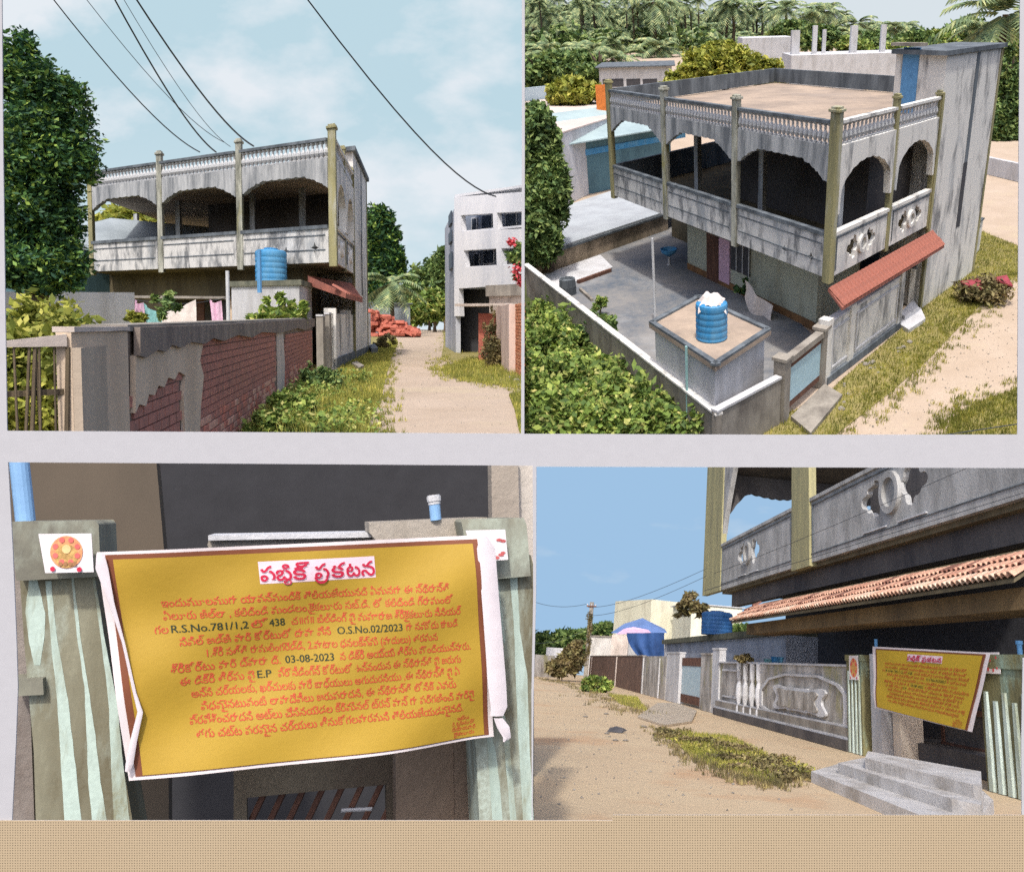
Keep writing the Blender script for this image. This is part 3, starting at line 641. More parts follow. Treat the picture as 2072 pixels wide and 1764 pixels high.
# pinkish sunlit terrace with the small yellow tree
tp_ = [s.G(u, v, 3.9) for u, v in ((1040,300),(1232,240),(1330,215),(1232,186),(1040,212))]; m0, m1 = tp_[0], tp_[1]
tb_ = Thing(s, 'terrace_house', (*(sum(tp_)/5), 0), 'flat-roofed pale house with a sunlit pinkish terrace behind the teal house', 'house')
tb_.part('wall', MB().slab(tp_, 0, 3.88), M_pale); tb_.part('terrace', MB().slab([sum(tp_)/5+(x-sum(tp_)/5)*1.01 for x in tp_], 3.88, 3.96), weather('pink_terrace', K(204,188,180), K(188,174,168), .4, .3, 1, .05))
q0, q1 = s.G(1040, 208, 3.96), s.G(1110, 200, 3.96); tb_.part('parapet', MB().wall(q0, q1, 3.96, 4.9, .2), weather('pale_blue_wall', K(176,192,200), K(156,172,182), .4, .4, 1, .05))
D0 = s.pr(*m1, 3.9)[2]
plant(s, 'shrub_tree', 1165, 188, s.pr(*s.G(1165, 214, 3.9), 3.9)[2], [(0, 0, 52, 26), (-25, 8, 30, 20), (25, 4, 28, 20)], 4200, .28, M_leafY, 'small yellow-green tree behind the pinkish terrace', 'tree', trunk=5, tr_r=.2)
q = s.at(1221, 212, D0+2); single(s, 'hanging_cloth', MB().box(q[0]-.45, q[1], q[2]-1.4, q[0]+.3, q[1]+.08, q[2]+1.2), plain('orange_cloth', K(222,128,64), .9, .12), 'orange cloth hanging at the far corner post of the house', 'cloth')
def far_block(name, u0, u1, vt, vb, D, dep, mat, label, cat='building', rot=0, **k):
    a_, b_ = s.at(u0, (vt+vb)/2, D), s.at(u1, (vt+vb)/2, D+rot); zt = s.Z(a_, vt); return building(s, name, a_, b_, D, zt, dep, mat, label, cat, **k)
far_block('shed', 1213, 1360, 138, 190, 95, 10, M_pale, 'long white shed with dark openings behind the roof parapet', omat=M_blk, over=.4, roofm=M_grey,
    openings=[(1220,160,1262,176,M_blk,'opening'),(1268,160,1296,176,M_blk,'opening'),(1301,160,1330,176,M_blk,'opening')])
far_block('white_building', 1502, 1604, 78, 190, 118, 9, M_pale, 'plain white block behind the large yellow-green tree', 'building')
far_block('unfinished_building', 1600, 1830, 113, 200, 104, 9, M_pale, 'unfinished pale building with bare columns rising from its roof', 'building', group=None)
ub = [o for o in COL.objects if o.name == 'unfinished_building'][0]
Dc = 106
for u, vt, w_ in ((1647, 52, 9), (1666, 60, 7), (1725, 52, 13), (1784, 50, 10), (1608, 62, 16)):
    p = s.at(u, 113, Dc); z1 = s.Z(p, vt); h_ = w_/2/FL*Dc; z0 = s.Z(p, 118)
    o = link('column', mesh('column', MB().box(p[0]-h_, p[1]-h_, z0, p[0]+h_, p[1]+h_, z1), M_pale, s, tuple(np.array([ub.location.x]*0 or [0, 0, 0]))), None)
    Bm = s.M.inverted()@ub.matrix_world if False else None
    o.parent = ub; o.matrix_local = (s.M.inverted()@ub.matrix_basis).inverted()
# vegetation behind
plant(s, 'large_tree', 1465, 128, 82, [(-10, 4, 70, 34), (-60, 26, 50, 22), (50, 16, 60, 26), (100, 36, 36, 14), (-100, 42, 30, 12), (0, -20, 40, 20)], 17000, .3, M_leafY, 'large spreading yellow-green tree just behind the roof of the house', 'tree', trunk=7, tr_r=.4, up=.5)
plant(s, 'mango_tree', 1092, 370, 31, [(0, -60, 42, 80), (15, 30, 44, 60), (-15, 100, 50, 60), (25, -10, 32, 50), (-10, -130, 25, 35), (10, 120, 30, 35)], 30000, .12, M_leafM, 'tall dark bushy tree at the left edge beside the grey roof', 'tree', trunk=4, tr_r=.25)
T0 = [(1088,150,120,[(0,0,60,30),(30,-12,40,30)]), (1150,135,130,[(0,0,70,26)]), (1215,150,125,[(0,0,40,18)])]
for i, (u, v, D, bl) in enumerate(T0):
    plant(s, 'round_tree', u, v, D, bl, 7000, .5, M_leafM, ['rounded green tree at the far left below the palms', 'wide green tree in the middle below the palms', 'low green tree just above the white shed'][i], 'tree', 'broad trees below the palm grove', trunk=5, tr_r=.4)
for i, (u, v, D, ru, rv, m) in enumerate([(1660,80,150,40,24,M_leafM),(1725,98,140,36,20,M_leafG),(1770,90,150,30,22,M_leafM),(1808,108,118,26,18,M_leafG),(1850,92,140,46,26,M_leafM),(1905,88,150,44,24,M_leafG),(1955,72,150,40,30,M_leafM),(1600,70,160,40,22,M_leafM)]):
    plant(s, 'round_tree', u, v, D, [(0, 0, ru, rv), (ru*.4, -rv*.4, ru*.5, rv*.6)], 4200, .5, m, ['green tree between the first bare columns', 'bright green tree between the bare columns', 'dark tree right of the widest bare column', 'bright bush at the left of the stair tower top', 'green tree above the stair tower roof', 'bright green tree behind the stair tower roof', 'dense green tree right of the stair tower roof', 'green tree behind the white block'][i], 'tree', 'trees behind the unfinished building', trunk=4, tr_r=.3)
# palms
def palm_crown(seed, R_=3.2, nf=22, nl=16):
    rn = np.random.default_rng(seed); mb = MB()
    for k in range(nf):
        a = 6.283*k/nf+rn.random()*.4; el = rn.uniform(-.5, 1.15); pts = []
        for j in range(7):
            t = j/6; r = R_*t*math.cos(el*(1-.4*t)); zz = R_*(math.sin(el)*t-.62*t*t); pts.append(np.array([math.cos(a)*r, math.sin(a)*r, zz]))
        for j in range(nl):
            t = .12+.88*j/nl; f = t*6; i = min(5, int(f)); p = pts[i]+(pts[i+1]-pts[i])*(f-i); dv = pts[i+1]-pts[i]; dv /= np.linalg.norm(dv)
            sd = np.cross(dv, [0, 0, 1.]); sd /= np.linalg.norm(sd)+1e-9
            for sg in (-1, 1):
                q = p+sg*sd*R_*.24*math.sin(math.pi*min(1, t*.85+.12))+dv*R_*.1-np.array([0, 0, R_*.09]); mb.add([p-dv*.05, q, p+dv*.16*R_/3], [(0, 1, 2)])
    return mesh('palm_crown', mb, M_palm)
PC = [palm_crown(i) for i in range(3)]
ptk = mesh('palm_trunk', MB().tube([(0, 0, 0), (.15, 0, 4), (.05, .1, 8), (0, 0, 10)], [.28, .2, .17, .15], 8), M_bark)
def palm(s, u, v, D, size, label, group, k=0):
    c = s.at(u, v, D)
    if not s.inside(c.reshape(1, 3))[0]: return
    T_ = Thing(s, 'palm_tree', (c[0], c[1], 0), label, 'palm tree', group)
    T_.inst('crown', PC[k % 3], c, rot=random.random()*6, scale=size); T_.inst('trunk', ptk, (c[0], c[1], max(0.01, 0)), scale=(size, size, c[2]/10)) if s.inside(np.array([[c[0], c[1], 0.01]]))[0] else T_.inst('trunk', ptk, (c[0], c[1], c[2]*.7), scale=(size, size, c[2]*.03))
def where(u): return 'above the round trees at the far left' if u < 1213 else 'above the long white shed' if u < 1335 else 'above the large yellow-green tree' if u < 1600 else 'above the bare columns of the unfinished building'
def palm_label(u, row): return ['rearmost', 'fourth-row', 'middle-row', 'second-row', 'front-row'][row]+' grove palm '+where(u)
rp_ = random.Random(3); gp = 'palms of the far grove'; k = 0
for row, (D, vb, jit, step, sz) in enumerate([(330, 22, 22, 17, 2.5), (290, 46, 22, 21, 2.6), (250, 72, 20, 26, 2.5), (215, 98, 20, 34, 2.4), (185, 124, 16, 44, 2.1)]):
    u = 1066
    while u < (1870 if row < 2 else 1640 if row < 3 else 1420 if row < 4 else 1330):
        v = vb+rp_.uniform(-jit, jit)+(u-1066)*.085*(1 if u > 1400 else .3)
        if row == 0: v += (u > 1540)*14
        palm(s, u+rp_.uniform(-6, 6), v, D+rp_.uniform(-12, 12), sz*rp_.uniform(.8, 1.15), palm_label(u, row), palm_label(u, row)[:40], k); k += 1; u += step
single(s, 'far_wood', (lambda C: foliage(s, C, 1.1))(clumps([(*(s.at(u, 60+(u-1066)*.07+rp_.uniform(-6, 10), 360)), 14, 6, 9) for u in range(1070, 1900, 26)]+[(*(s.at(u, 120, 240)), 10, 5, 8) for u in range(1070, 1420, 30)], 30000, spread=.3)), M_leafM, 'undergrowth of the palm grove reading as one green mass', 'trees', kind='stuff')
for i in range(56):
    u = 1070+i*14+rp_.uniform(-8, 8); palm(s, u, 14+max(0, u-1330)*.1+rp_.uniform(-26, 16), rp_.uniform(230, 330), rp_.uniform(1.3, 2.6), 'tall skyline palm '+where(u), 'skyline palms '+where(u), i)
palm(s, 2035, 30, 70, 1.9, 'large bluish palm towering at the right edge above the stair tower', None, 1)
palm(s, 1985, 60, 95, 1.3, 'smaller palm leaning beside the large palm at the right edge', None, 2)
plant(s, 'conifer_tree', 2040, 200, 62, [(0, 0, 24, 60), (0, -60, 12, 50), (-14, 60, 26, 45), (10, 60, 24, 50)], 12000, .22, M_leafM, 'tall pointed green tree right of the stair tower', 'tree', trunk=6, tr_r=.3)
plant(s, 'shade_tree', 2050, 120, 80, [(0, 0, 50, 60)], 8000, .3, M_leafG, 'broad light green tree behind the pointed tree at the right edge', 'tree', trunk=6, tr_r=.3)
q0, q1 = s.G(1992, 352), s.G(2075, 372); single(s, 'lane_wall', MB().wall(q0, q1, 0, s.Z(q0, 318), .3), M_pale, 'low pale wall across the lane far right', 'wall')
# weeds in the left field
Pf = ground_poly(s, [(1000,930),(1425,930),(1440,875),(1330,800),(1220,690),(1130,630),(1060,590),(1000,570)])
cs = []
for i in range(230):
    u = rp_.uniform(1040, 1440); v = rp_.uniform(640, 900)
    if v < 595+(u-1060)*.72+12: continue
    p = s.G(u, v); hgt = rp_.uniform(.15, .9)**1.2; cs.append((p[0], p[1], hgt*.45, rp_.uniform(.18, .5), rp_.uniform(.18, .5), hgt*.55))
C = clumps(cs, 40000, spread=.4, per=14); C = C[C[:, 2] > .03]
single(s, 'weeds', foliage(s, C, .085, up=.6, aspect=.6), M_leafG, 'dense tangle of bright green weeds in the field below the yard wall', 'weeds', kind='stuff')
for i, (u, v, ru) in enumerate([(1385, 790, 42), (1210, 668, 36), (1120, 690, 34), (1330, 858, 40), (1110, 800, 40)]):
    plant(s, 'bush', u, v, s.pr(*s.G(u, v+ru*.9))[2], [(0, 0, ru, ru*.8), (ru*.4, ru*.3, ru*.6, ru*.5)], 2600, .12, M_leafG if i != 1 else M_leafM, ['big-leaved bright bush in the weeds near the corner of the yard wall', 'mid green bush in the shade of the yard wall', 'bush near the left edge below the yard wall', 'bright bush at the bottom right of the weeds', 'bush at the bottom left of the weeds'][i], 'bush', 'bushes among the weeds', aspect=.65)
# right verge: red cart heap, grass tufts, steps at porch
q = s.G(1990, 612)
T_ = Thing(s, 'bush', (*q, 0), 'dark scrub heap with a red sheet on the verge beyond the steps', 'bush')
bl = s.at(1990, 590, s.pr(*q)[2]); C = clumps([(bl[0], bl[1], .35, .75, .6, .4)], 2200, spread=.3); T_.part('crown', foliage(s, C[C[:, 2] > 0], .09), M_leafO)
rs = MB(); cx, cyy = bl[0], bl[1]
for a_, b_, h1 in ((-.75, -.1, .75), (-.1, .5, .6), (.35, .85, .85)): rs.hexa([(cx+a_, cyy-.2, h1-.1), (cx+b_, cyy-.35, h1-.25), (cx+b_, cyy+.25, h1-.05), (cx+a_, cyy+.3, h1-.15)], [(cx+a_, cyy-.2, h1-.04), (cx+b_, cyy-.35, h1-.19), (cx+b_, cyy+.25, h1+.01), (cx+a_, cyy+.3, h1-.09)])
T_.part('red_sheet', rs, plain('dull_red_sheet', K(150,66,76), .7, .15))
st = Thing(s, 'entrance_steps', (*s.G(1842, 668), 0), 'grey concrete entrance steps jutting from the white wall onto the grass', 'steps')
for i, (z1, pts) in enumerate([(.14, [(1818,662),(1838,675),(1872,652),(1862,630),(1848,628)]), (.28, [(1818,650),(1830,656),(1858,638),(1846,622)])]):
    st.part('step', MB().slab(ground_poly(s, pts)[::-1], 0.005 if i == 0 else .141, z1), M_pale)
# wall under the tower
t0_ = s.G(1846, 622); t1_ = s.G(1981, 508); tdn = (t1_-t0_)/np.linalg.norm(t1_-t0_); zt1 = s.Z(t0_, 545)
tw_ = Thing(s, 'compound_wall', (*t0_, 0), 'curved-panel white wall standing in front of the stair tower', 'wall')
tw_.part('wall', MB().wall(t0_, t1_, 0, zt1, .18), M_white); tw_.part('coping', MB().wall(t0_, t1_, zt1, zt1+.07, .28, off=-.05), M_grey)
p_ = MB(); Lt = np.linalg.norm(t1_-t0_)
for f in (.12, .42, .7): p_.wall(t0_+tdn*Lt*f, t0_+tdn*(Lt*f+.07), .3, zt1-.2, .04, off=-.035)
p_.wall(t0_+tdn*Lt*.12, t0_+tdn*Lt*.95, zt1-.26, zt1-.19, .04, off=-.038); tw_.part('moulding', p_, M_grey)
wire(s, 1700, 912, 17, 2110, 850, 19, .012, 'thin dark cable lying across the sandy lane at the bottom right', sag=0.0, group=None, cat='cable')
# stones
for i in range(26):
    u, v = rp_.choice([(1700, 790), (1760, 740), (1690, 820), (1960, 540), (1820, 700)]); p = s.G(u+rp_.uniform(-25, 25), v+rp_.uniform(-14, 14)); r_ = rp_.uniform(.04, .1)
    single(s, 'stone', MB().lathe((p[0], p[1], -.01), [(r_, 0), (r_*1.1, r_*.4), (r_*.5, r_*.9)], 6), M_slab, 'small loose stone on the verge beside the compound wall', 'stone', 'loose stones along the lane')

gravel(s, [(1700,900),(1760,800),(1890,725),(1960,650),(2070,545),(2070,760),(1960,820),(1905,900)], 260, .01, .035, 'loose pebbles scattered on the sandy lane below the house')
for i in range(26):
    u, v = rp_.uniform(1070, 1400), rp_.uniform(650, 860)
    if v < 600+(u-1060)*.72+20: continue
    p = s.G(u, v); n_ = 26; st = []
    C = np.array([[p[0]+rp_.uniform(-.2, .2), p[1]+rp_.uniform(-.2, .2), z_] for z_ in np.linspace(.3, rp_.uniform(.9, 1.5), n_)])+RNG.normal(size=(n_, 3))*.06
    T_ = Thing(s, 'tall_weed', (*p, 0), 'tall straggly weed standing out of the green tangle below the yard wall', 'weed', 'tall weeds in the field'); T_.part('leaves', foliage(s, C, .13, up=.3, aspect=.35), M_leafG)

single(s, 'stray_grass', tufts(s, ground_poly(s, [(2080,545),(2020,580),(1950,652),(1881,725),(1800,795),(1665,900)]), 5200, .13, .35), M_grass, 'stray grass tufts breaking the edge of the lane below the house', 'grass', kind='stuff')
single(s, 'stray_grass', tufts(s, ground_poly(s, [(1905,900),(1925,850),(1975,815),(2100,770)]), 3000, .13, .3), M_grass, 'stray grass tufts around the bottom right grass patch', 'grass', kind='stuff')
# ================================================================ TOP LEFT: the same kind of house seen from the lane
s = TL
sky(s, 128, skymat('cyan_sky_with_clouds', K(206,217,223), K(176,201,212), K(214,220,226), 0, 55, .5, cscale=(1, 1, 1.7), scale=.035, strength=.78))
sheet(s, 'road', [(-300,960),(1300,960),(1300,664),(-300,650)], -.012, M_sand)
gp_ = lambda pts: ground_poly(s, pts)
lv = [(-60,950),(735,950),(738,870),(772,800),(790,728),(806,694),(800,684),(740,680),(640,690),(300,700),(-60,700)]
rv1 = [(896,668),(898,690),(893,722),(925,735),(965,735),(1000,715),(1075,700),(1075,664),(990,660),(905,658)]
rv2 = [(893,745),(915,760),(960,772),(1075,790),(1075,712),(1000,728),(950,724)]
rv3 = [(1030,800),(1075,790),(1075,930),(1050,870),(1042,830)]
for p in (lv, rv1, rv2, rv3): sheet(s, 'verge', p, -.004, M_verge)
for p, n, h in ((lv[1:7]+[(690,744),(640,790),(520,860),(490,950)], 26000, .1), (rv1, 9000, .16), (rv2, 9000, .12), (rv3, 3500, .07), ([(505,900),(530,850),(600,800),(650,770),(700,780),(735,870),(735,930)], 12000, .22)):
    single(s, 'grass', grass(s, gp_(p), n, h, wid=.008), M_grass, kind='stuff', label='short yellow-green grass on the edge of the sandy road', cat='grass')
# wall along the plot: mortar core, bricks, plaster patches
A_, B_ = s.G(632, 757), s.G(262, 1085); wdir = (A_-B_)/np.linalg.norm(A_-B_); Lw = np.linalg.norm(A_-B_)
zA, zBt = s.Z(A_, 645), s.Z(B_, 664); C_ = s.G(150, 1160)
bw = Thing(s, 'brick_wall', (*B_, 0), 'old red brick yard wall with broken plaster and a black weathered top', 'wall')
bw.part('core', MB().wall(B_, A_, -.1, zBt-.02, .2, zB=zA-.02), M_mortar)
bw.part('coping', MB().wall(B_, A_, zBt-.02, zBt+.02, .24, zB=zA+.02, off=-.02), M_slab)
# which parts are bare brick, in metres along the wall from the left end
def uv(t, z): p = B_+wdir*t; return s.pr(p[0], p[1], z)[:2]
def bare(u, v):
    if 398 < u < 513: return v > 682+(u-398)*-.08
    if 262 < u < 364: return v > 800-(u-262)*.5
    if 512 < u < 556 or 575 < u < 632: return v > 676-(u-512)*.06
    return False
bms = [mesh('brick', MB().box(-.105, -.02, -.034, .105, .02, .034), m, bevel=.006) for m in brick_mats]
sp_t, nb_ = .0, 0; z = .05; row = 0; spare = MB()
while z < 1.32:
    t = (.115 if row % 2 else 0)+.1
    while t < Lw-.1:
        u, v = uv(t, z)
        if v < 905 and bare(u, v) and z < zBt-.14:
            p = B_+wdir*t; q = (p[0]+rp_.uniform(-.004,.004), p[1]-.004, z)
            if nb_ < 300: bw.inst('brick', rp_.choice(bms), q, rot=math.atan2(wdir[1], wdir[0])+rp_.uniform(-.015,.015)); nb_ += 1
            else:
                d_ = wdir*.105; n_ = np.array([wdir[1], -wdir[0]])*.016; spare.hexa([(*(p-d_), z-.034), (*(p+d_), z-.034), (*(p+d_+n_), z-.034), (*(p-d_+n_), z-.034)], [(*(p-d_), z+.034), (*(p+d_), z+.034), (*(p+d_+n_), z+.034), (*(p-d_+n_), z+.034)])
        t += .228
    z += .078; row += 1
if spare.v: bw.part('brickwork', spare, brick_mats[1], kind='stuff')
def patch(name, px, mat, th=.03, off=.0):
    pts = [s.W(B_, A_, u, v) for u, v in px]; vf = plate([(t, z) for t, z in pts], [], th); return bw.part(name, on_wall(B_, A_, vf, off=-(th/2+off+.003)), mat)
M_plb = weather('beige_render', K(216,196,172), K(188,168,146), .45, 1.6, .3, .08); M_pll = weather('pale_render', K(206,194,184), K(172,160,150), .45, 2, .4, .08)
M_blkt = weather('black_mould', K(146,134,124), K(104,94,90), .5, 4, .4, .14, second=K(140,126,114))
patch('plaster', [(262,720),(285,704),(300,700),(340,690),(398,678),(402,700),(396,730),(404,760),(398,820),(395,905),(366,905),(362,800),(366,760),(352,752),(344,768),(330,764),(322,784),(310,780),(302,800),(290,798),(284,822),(270,818),(262,836)], M_plb)
patch('plaster', [(262,662),(300,661),(420,657),(632,645),(632,660),(612,668),(596,664),(560,674),(520,672),(500,683),(470,678),(440,690),(418,684),(400,696),(372,692),(350,704),(330,698),(318,712),(300,708),(276,724),(262,720)], M_blkt, .035, .02)
patch('pilaster', [(366,702),(390,696),(394,720),(392,790),(396,905),(362,905),(368,780)], M_pll, .012, .004)
patch('pilaster', [(557,672),(570,668),(574,740),(571,850),(561,850),(559,740)], M_pll, .014, .004)
0 and patch('pilaster', [(500,690),(512,686),(514,760),(510,860),(498,860),(503,760)], M_pll, .03, .0)
# gate pier and bamboo gate
pr_ = Thing(s, 'gate_pier', (*C_, 0), 'wide beige plastered pier between the stick gate and the brick wall', 'pier')
zc = s.Z(C_, 665); pr_.part('pier', MB().wall(C_, B_-wdir*.005, -.1, zc-.02, .07, zB=zBt-.02, off=-.02), M_plb); pr_.part('cap', MB().wall(C_, B_-wdir*.005, zc-.018, zc+.01, .1, zB=zBt+.01, off=-.035), M_pll)
pr_.part('pilaster', MB().wall(C_+wdir*.0, C_+wdir*.42, -.1, zc-.1, .05, off=-.06), weather('damp_pier_face', K(196,180,160), K(160,146,130), .5, 1.2, .2, .1))
ga, gb = s.G(2, 1190), s.G(150, 1162); gz0, gz1 = s.Z(ga, 698), s.Z(gb, 681)
gt = Thing(s, 'stick_gate', (*ga, 0), 'gate of uneven brown sticks under a pale top rail', 'gate'); gdv = (gb-ga)/np.linalg.norm(gb-ga); Lg = np.linalg.norm(gb-ga)
gt.part('top_rail', MB().wall(ga, gb, gz0-.012, gz0+.012, .03, zB=gz1+.012), M_pll); M_stick = weather('grey_brown_stick', K(120,106,84), K(84,74,62), .5, 6, .3, .1)
t = .02
while t < Lg-.02:
    r_ = rp_.uniform(.005, .013); p = ga+gdv*t; q = p+gdv*rp_.uniform(-.04, .04); gt.part('stick', MB().tube([(p[0], p[1]+.02, .0), ((p[0]+q[0])/2+rp_.uniform(-.02,.02), p[1]+.02, .6), (q[0], q[1]+.02, gz0-.015)], [r_, r_*.9, r_*.8], 6), M_stick); t += rp_.uniform(.018, .045)
for z_ in (.35, .95): gt.part('cross_rail', MB().wall(ga, gb, z_, z_+.03, .02, off=.03), M_stick)
# posts at the end of the brick wall and the lane-side compound wall
for (u0, u1, vb, vt, lab) in ((641, 655, 752, 640, 'pale square post at the right end of the brick wall'), (658, 668, 750, 636, 'second, narrower pale post next to the dark gap')):
    p, q = s.G(u0, vb), s.G(u1, vb); T_ = Thing(s, 'gate_post', (*p, 0), lab, 'post'); T_.part('post', MB().wall(p, q, 0, s.Z(p, vt), .2), M_slab); T_.part('cap', MB().wall(p, q, s.Z(p, vt), s.Z(p, vt)+.05, .24, off=-.02), M_pale)
c0, c1 = s.G(676, 748), s.G(748, 712); cz = s.Z(c0, 634); cd_ = (c1-c0)/np.linalg.norm(c1-c0)
cw = Thing(s, 'compound_wall', (*c0, 0), 'mould-streaked white compound wall along the road edge below the house', 'wall')
cw.part('wall', MB().wall(c0, c1, 0, cz, .2), M_white); cw.part('plinth', MB().wall(c0, c1, 0, .3, .08, off=-.07), M_grey)
for f in (.0, .3, .45, .75, .97):
    q = c0+(c1-c0)*f; cw.part('pier', MB().wall(q, q+cd_*.3, 0, cz+.14, .3, off=-.06), M_white)
q = s.G(752, 718); T_ = Thing(s, 'steps', (*q, 0), 'small grey steps at the far end of the streaked white wall', 'steps')
T_.part('step', MB().slab([q, s.G(765, 716), s.G(758, 706), s.G(742, 708)], 0, .25), M_grey); T_.part('step', MB().slab([s.G(712,742), s.G(727,752), s.G(737,748), s.G(722,738)], 0, .12), M_slab)
# the house
A = s.G(675, 531, 2.95); dl = s.dirto(-1760, 625); dr = s.dirto(870, 650)
zP, zR, zB = s.Z(A, 455), s.Z(A, 279), s.Z(A, 320); tl = [0]+[s.T(A, dl, 2.95, u) for u in (488, 328, 188)]
tr = [0]+[s.T(A, dr, 2.95, u) for u in (696, 712)]; tend = s.T(A, dr, 2.95, 739)
K0 = A+dr*tr[-1]; ztow = s.Z(K0, 308); print('TL', A, tl, tr, tend, zP, zR, zB, ztow)
a2 = A+dr*1.6+dl*1.6
H = verandah_house(s, A, dl, dr, tl, tr, dict(U=2.95, P=zP, R=zR, B=zB, pw=.26, foot=.36, cols=[(s.T(A+dr*3, dl, 4.5, 612), 3.0), (s.T(A+dr*3, dl, 4.5, 512), 3.0), (s.T(A+dr*3, dl, 4.5, 362), 3.0), (s.T(A+dr*5, dl, 4.5, 277), 5.0)], inner=4.5),
    a2, 'two-storey house with arched upper verandah seen from the road behind the brick wall', dict(t0=tr[-1], t1=tend, d=3.0, z=ztow), tl[-1]*.92, tend*.8, nbal=20, dark_from=.62)
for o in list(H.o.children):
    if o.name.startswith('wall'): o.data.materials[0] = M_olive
Pq0, Pq1 = A+dl*.3-dl*.1, A+dr*(tr[-1]+.4)-dl*.1
# awning with tiles
zaw = lambda v: s.Z(A, v); out = .75; dd = (Pq1-Pq0)/np.linalg.norm(Pq1-Pq0); nn = -dl
mb = MB(); e0, e1 = A+dr*.2, A+dr*tr[-1]
i0_, i1_ = e0+dl*1.1, e1; o0, o1 = e0-dl*.5-dr*.5, e1-dl*.5
mb.hexa([(*i0_, 2.35), (*i1_, 2.35), (*o1, 1.95), (*o0, 1.95)], [(*i0_, 2.62), (*i1_, 2.62), (*o1, 2.08), (*o0, 2.08)])
aw = H.part('tiled_awning', mb, M_terr)
tmt = mesh('roof_tile', MB().add([(-.11,0,0),(-.05,0,.05),(.05,0,.05),(.11,0,0),(-.12,.42,.02),(-.055,.42,.075),(.055,.42,.075),(.12,.42,.02)], [(0,1,5,4),(1,2,6,5),(2,3,7,6),(0,3,2,1),(4,5,6,7)]), M_terr)
for k in range(12):
    q = o0+(o1-o0)*((k+.5)/12); H.inst('tile', tmt, (q[0], q[1], 2.08), rot=math.atan2(dr[1], dr[0]), tilt=.5, parent=aw)
# water room, tank, pipes
rb = s.G(608, 751); ra = rb+dl*s.T(rb, dl, 1.0, 470); rc_ = s.T(rb, dr, 1, 632)
zr = s.Z(rb, 577)
wr = Thing(s, 'pump_room', (*ra, 0), 'white flat-roofed room carrying the blue tank behind the brick wall', 'building')
rcp = rb+dr*rc_; rd = ra+dr*rc_; wr.part('wall', MB().slab([ra, rb, rcp, rd], 0, zr), M_pale)
cc = (ra+rb+rcp+rd)/4; wr.part('roof', MB().slab([cc+(x-cc)*1.07 for x in (ra, rb, rcp, rd)], zr, zr+.14), weather('mossy_roof_edge', K(128,128,112), K(84,88,78), .5, 3, .4, .12))
tk = (ra*.42+rb*.58)*.6+(rd*.42+rcp*.58)*.4; Dt = s.pr(*tk, zr)[2]; tk = s.at(549, 560, Dt)[:2]; Rt = 29/FL*Dt; ht = s.Z(tk, 503)-zr-.14
water_tank(s, tk, zr+.14, Rt, ht, 'bright blue ribbed water tank on the white room behind the brick wall')
q = s.G(524, 778); q2 = s.at(524, 520, s.pr(*q)[2]-.05); single(s, 'down_pipe', MB().tube([(q2[0], q2[1], s.Z(q, 592)), (q2[0], q2[1], s.Z(q, 505))], .045, 8), M_blue, 'blue plastic pipe hanging beside the water tank', 'pipe')
q = s.G(465, 800); single(s, 'pole', MB().tube([(*q, 0), (*q, s.Z(q, 548))], .03, 8), M_pipe, 'slim white pole standing left of the white pump room', 'pole')
# lintel and clothes line in front of the ground floor
D1 = s.pr(*s.G(300, 740))[2]
l0, l1 = s.at(252, 600, D1), s.at(462, 597, D1)
sh = Thing(s, 'door_canopy', (l0[0], l0[1], 0), 'thin beige concrete shade slab over the ground-floor door behind the wall', 'canopy')
sh.part('slab', MB().wall(l0, l1, l0[2]-.04, l0[2]+.03, 1.6), M_slab)
for u in (255, 458):
    q = s.at(u, 600, D1); sh.part('support', MB().box(q[0]-.08, q[1]+.2, 0, q[0]+.08, q[1]+.36, q[2]), M_plb)
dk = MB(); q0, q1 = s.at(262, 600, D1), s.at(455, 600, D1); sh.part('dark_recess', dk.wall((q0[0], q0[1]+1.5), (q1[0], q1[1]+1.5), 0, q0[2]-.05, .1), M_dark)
def cloth(px, D, mat, label, wob=.05):
    pts = [s.at(u, v, D) for u, v in px]; n = 14; V = []; Fc = []
    a, b, c, d = pts
    for j in range(n+1):
        for i in range(n+1):
            x, y = i/n, j/n; p = (a*(1-x)+b*x)*(1-y)+(d*(1-x)+c*x)*y; V.append((p[0], p[1]+wob*math.sin(x*14+y*2), p[2]-.08*math.sin(x*3.14)*(1-y)))
    for j in range(n):
        for i in range(n): k = j*(n+1)+i; Fc.append((k, k+1, k+n+2, k+n+1))
    return single(s, 'hanging_cloth', (np.array(V), Fc), mat, label, 'cloth', 'washing on the line', smooth=True)
Dc_ = D1-.3
cloth([(273,606),(288,612),(296,668),(268,668)], Dc_, M_pink, 'pink cloth at the left end of the clothes line')
cloth([(288,612),(330,632),(330,668),(296,668)], Dc_+.05, M_tealc, 'teal cloth next to the pink one on the line')
cloth([(326,632),(394,606),(398,668),(326,668)], Dc_, M_cloth, 'wide cream cloth in the middle of the clothes line')
cloth([(424,606),(446,608),(452,668),(428,668)], Dc_, M_pink, 'pink cloth at the right end near the dark doorway')
q0, q1 = s.at(398, 600, D1+.6), s.at(412, 600, D1+.6); single(s, 'door', MB().wall(q0, q1, 0, q0[2]-.1, .05), M_wood, 'brown wooden door between the cream and pink cloths', 'door')
q0, q1 = s.at(448, 600, D1+.4), s.at(463, 600, D1+.4); single(s, 'door', MB().wall(q0, q1, 0, q0[2]-.1, .05), M_blk, 'dark door beside the slim white pole', 'door')
wire(s, 262, 604, D1, 466, 600, D1, .008, 'thin clothes line under the beige shade slab', sag=.18, group=None, cat='clothes line', name='clothes_line')
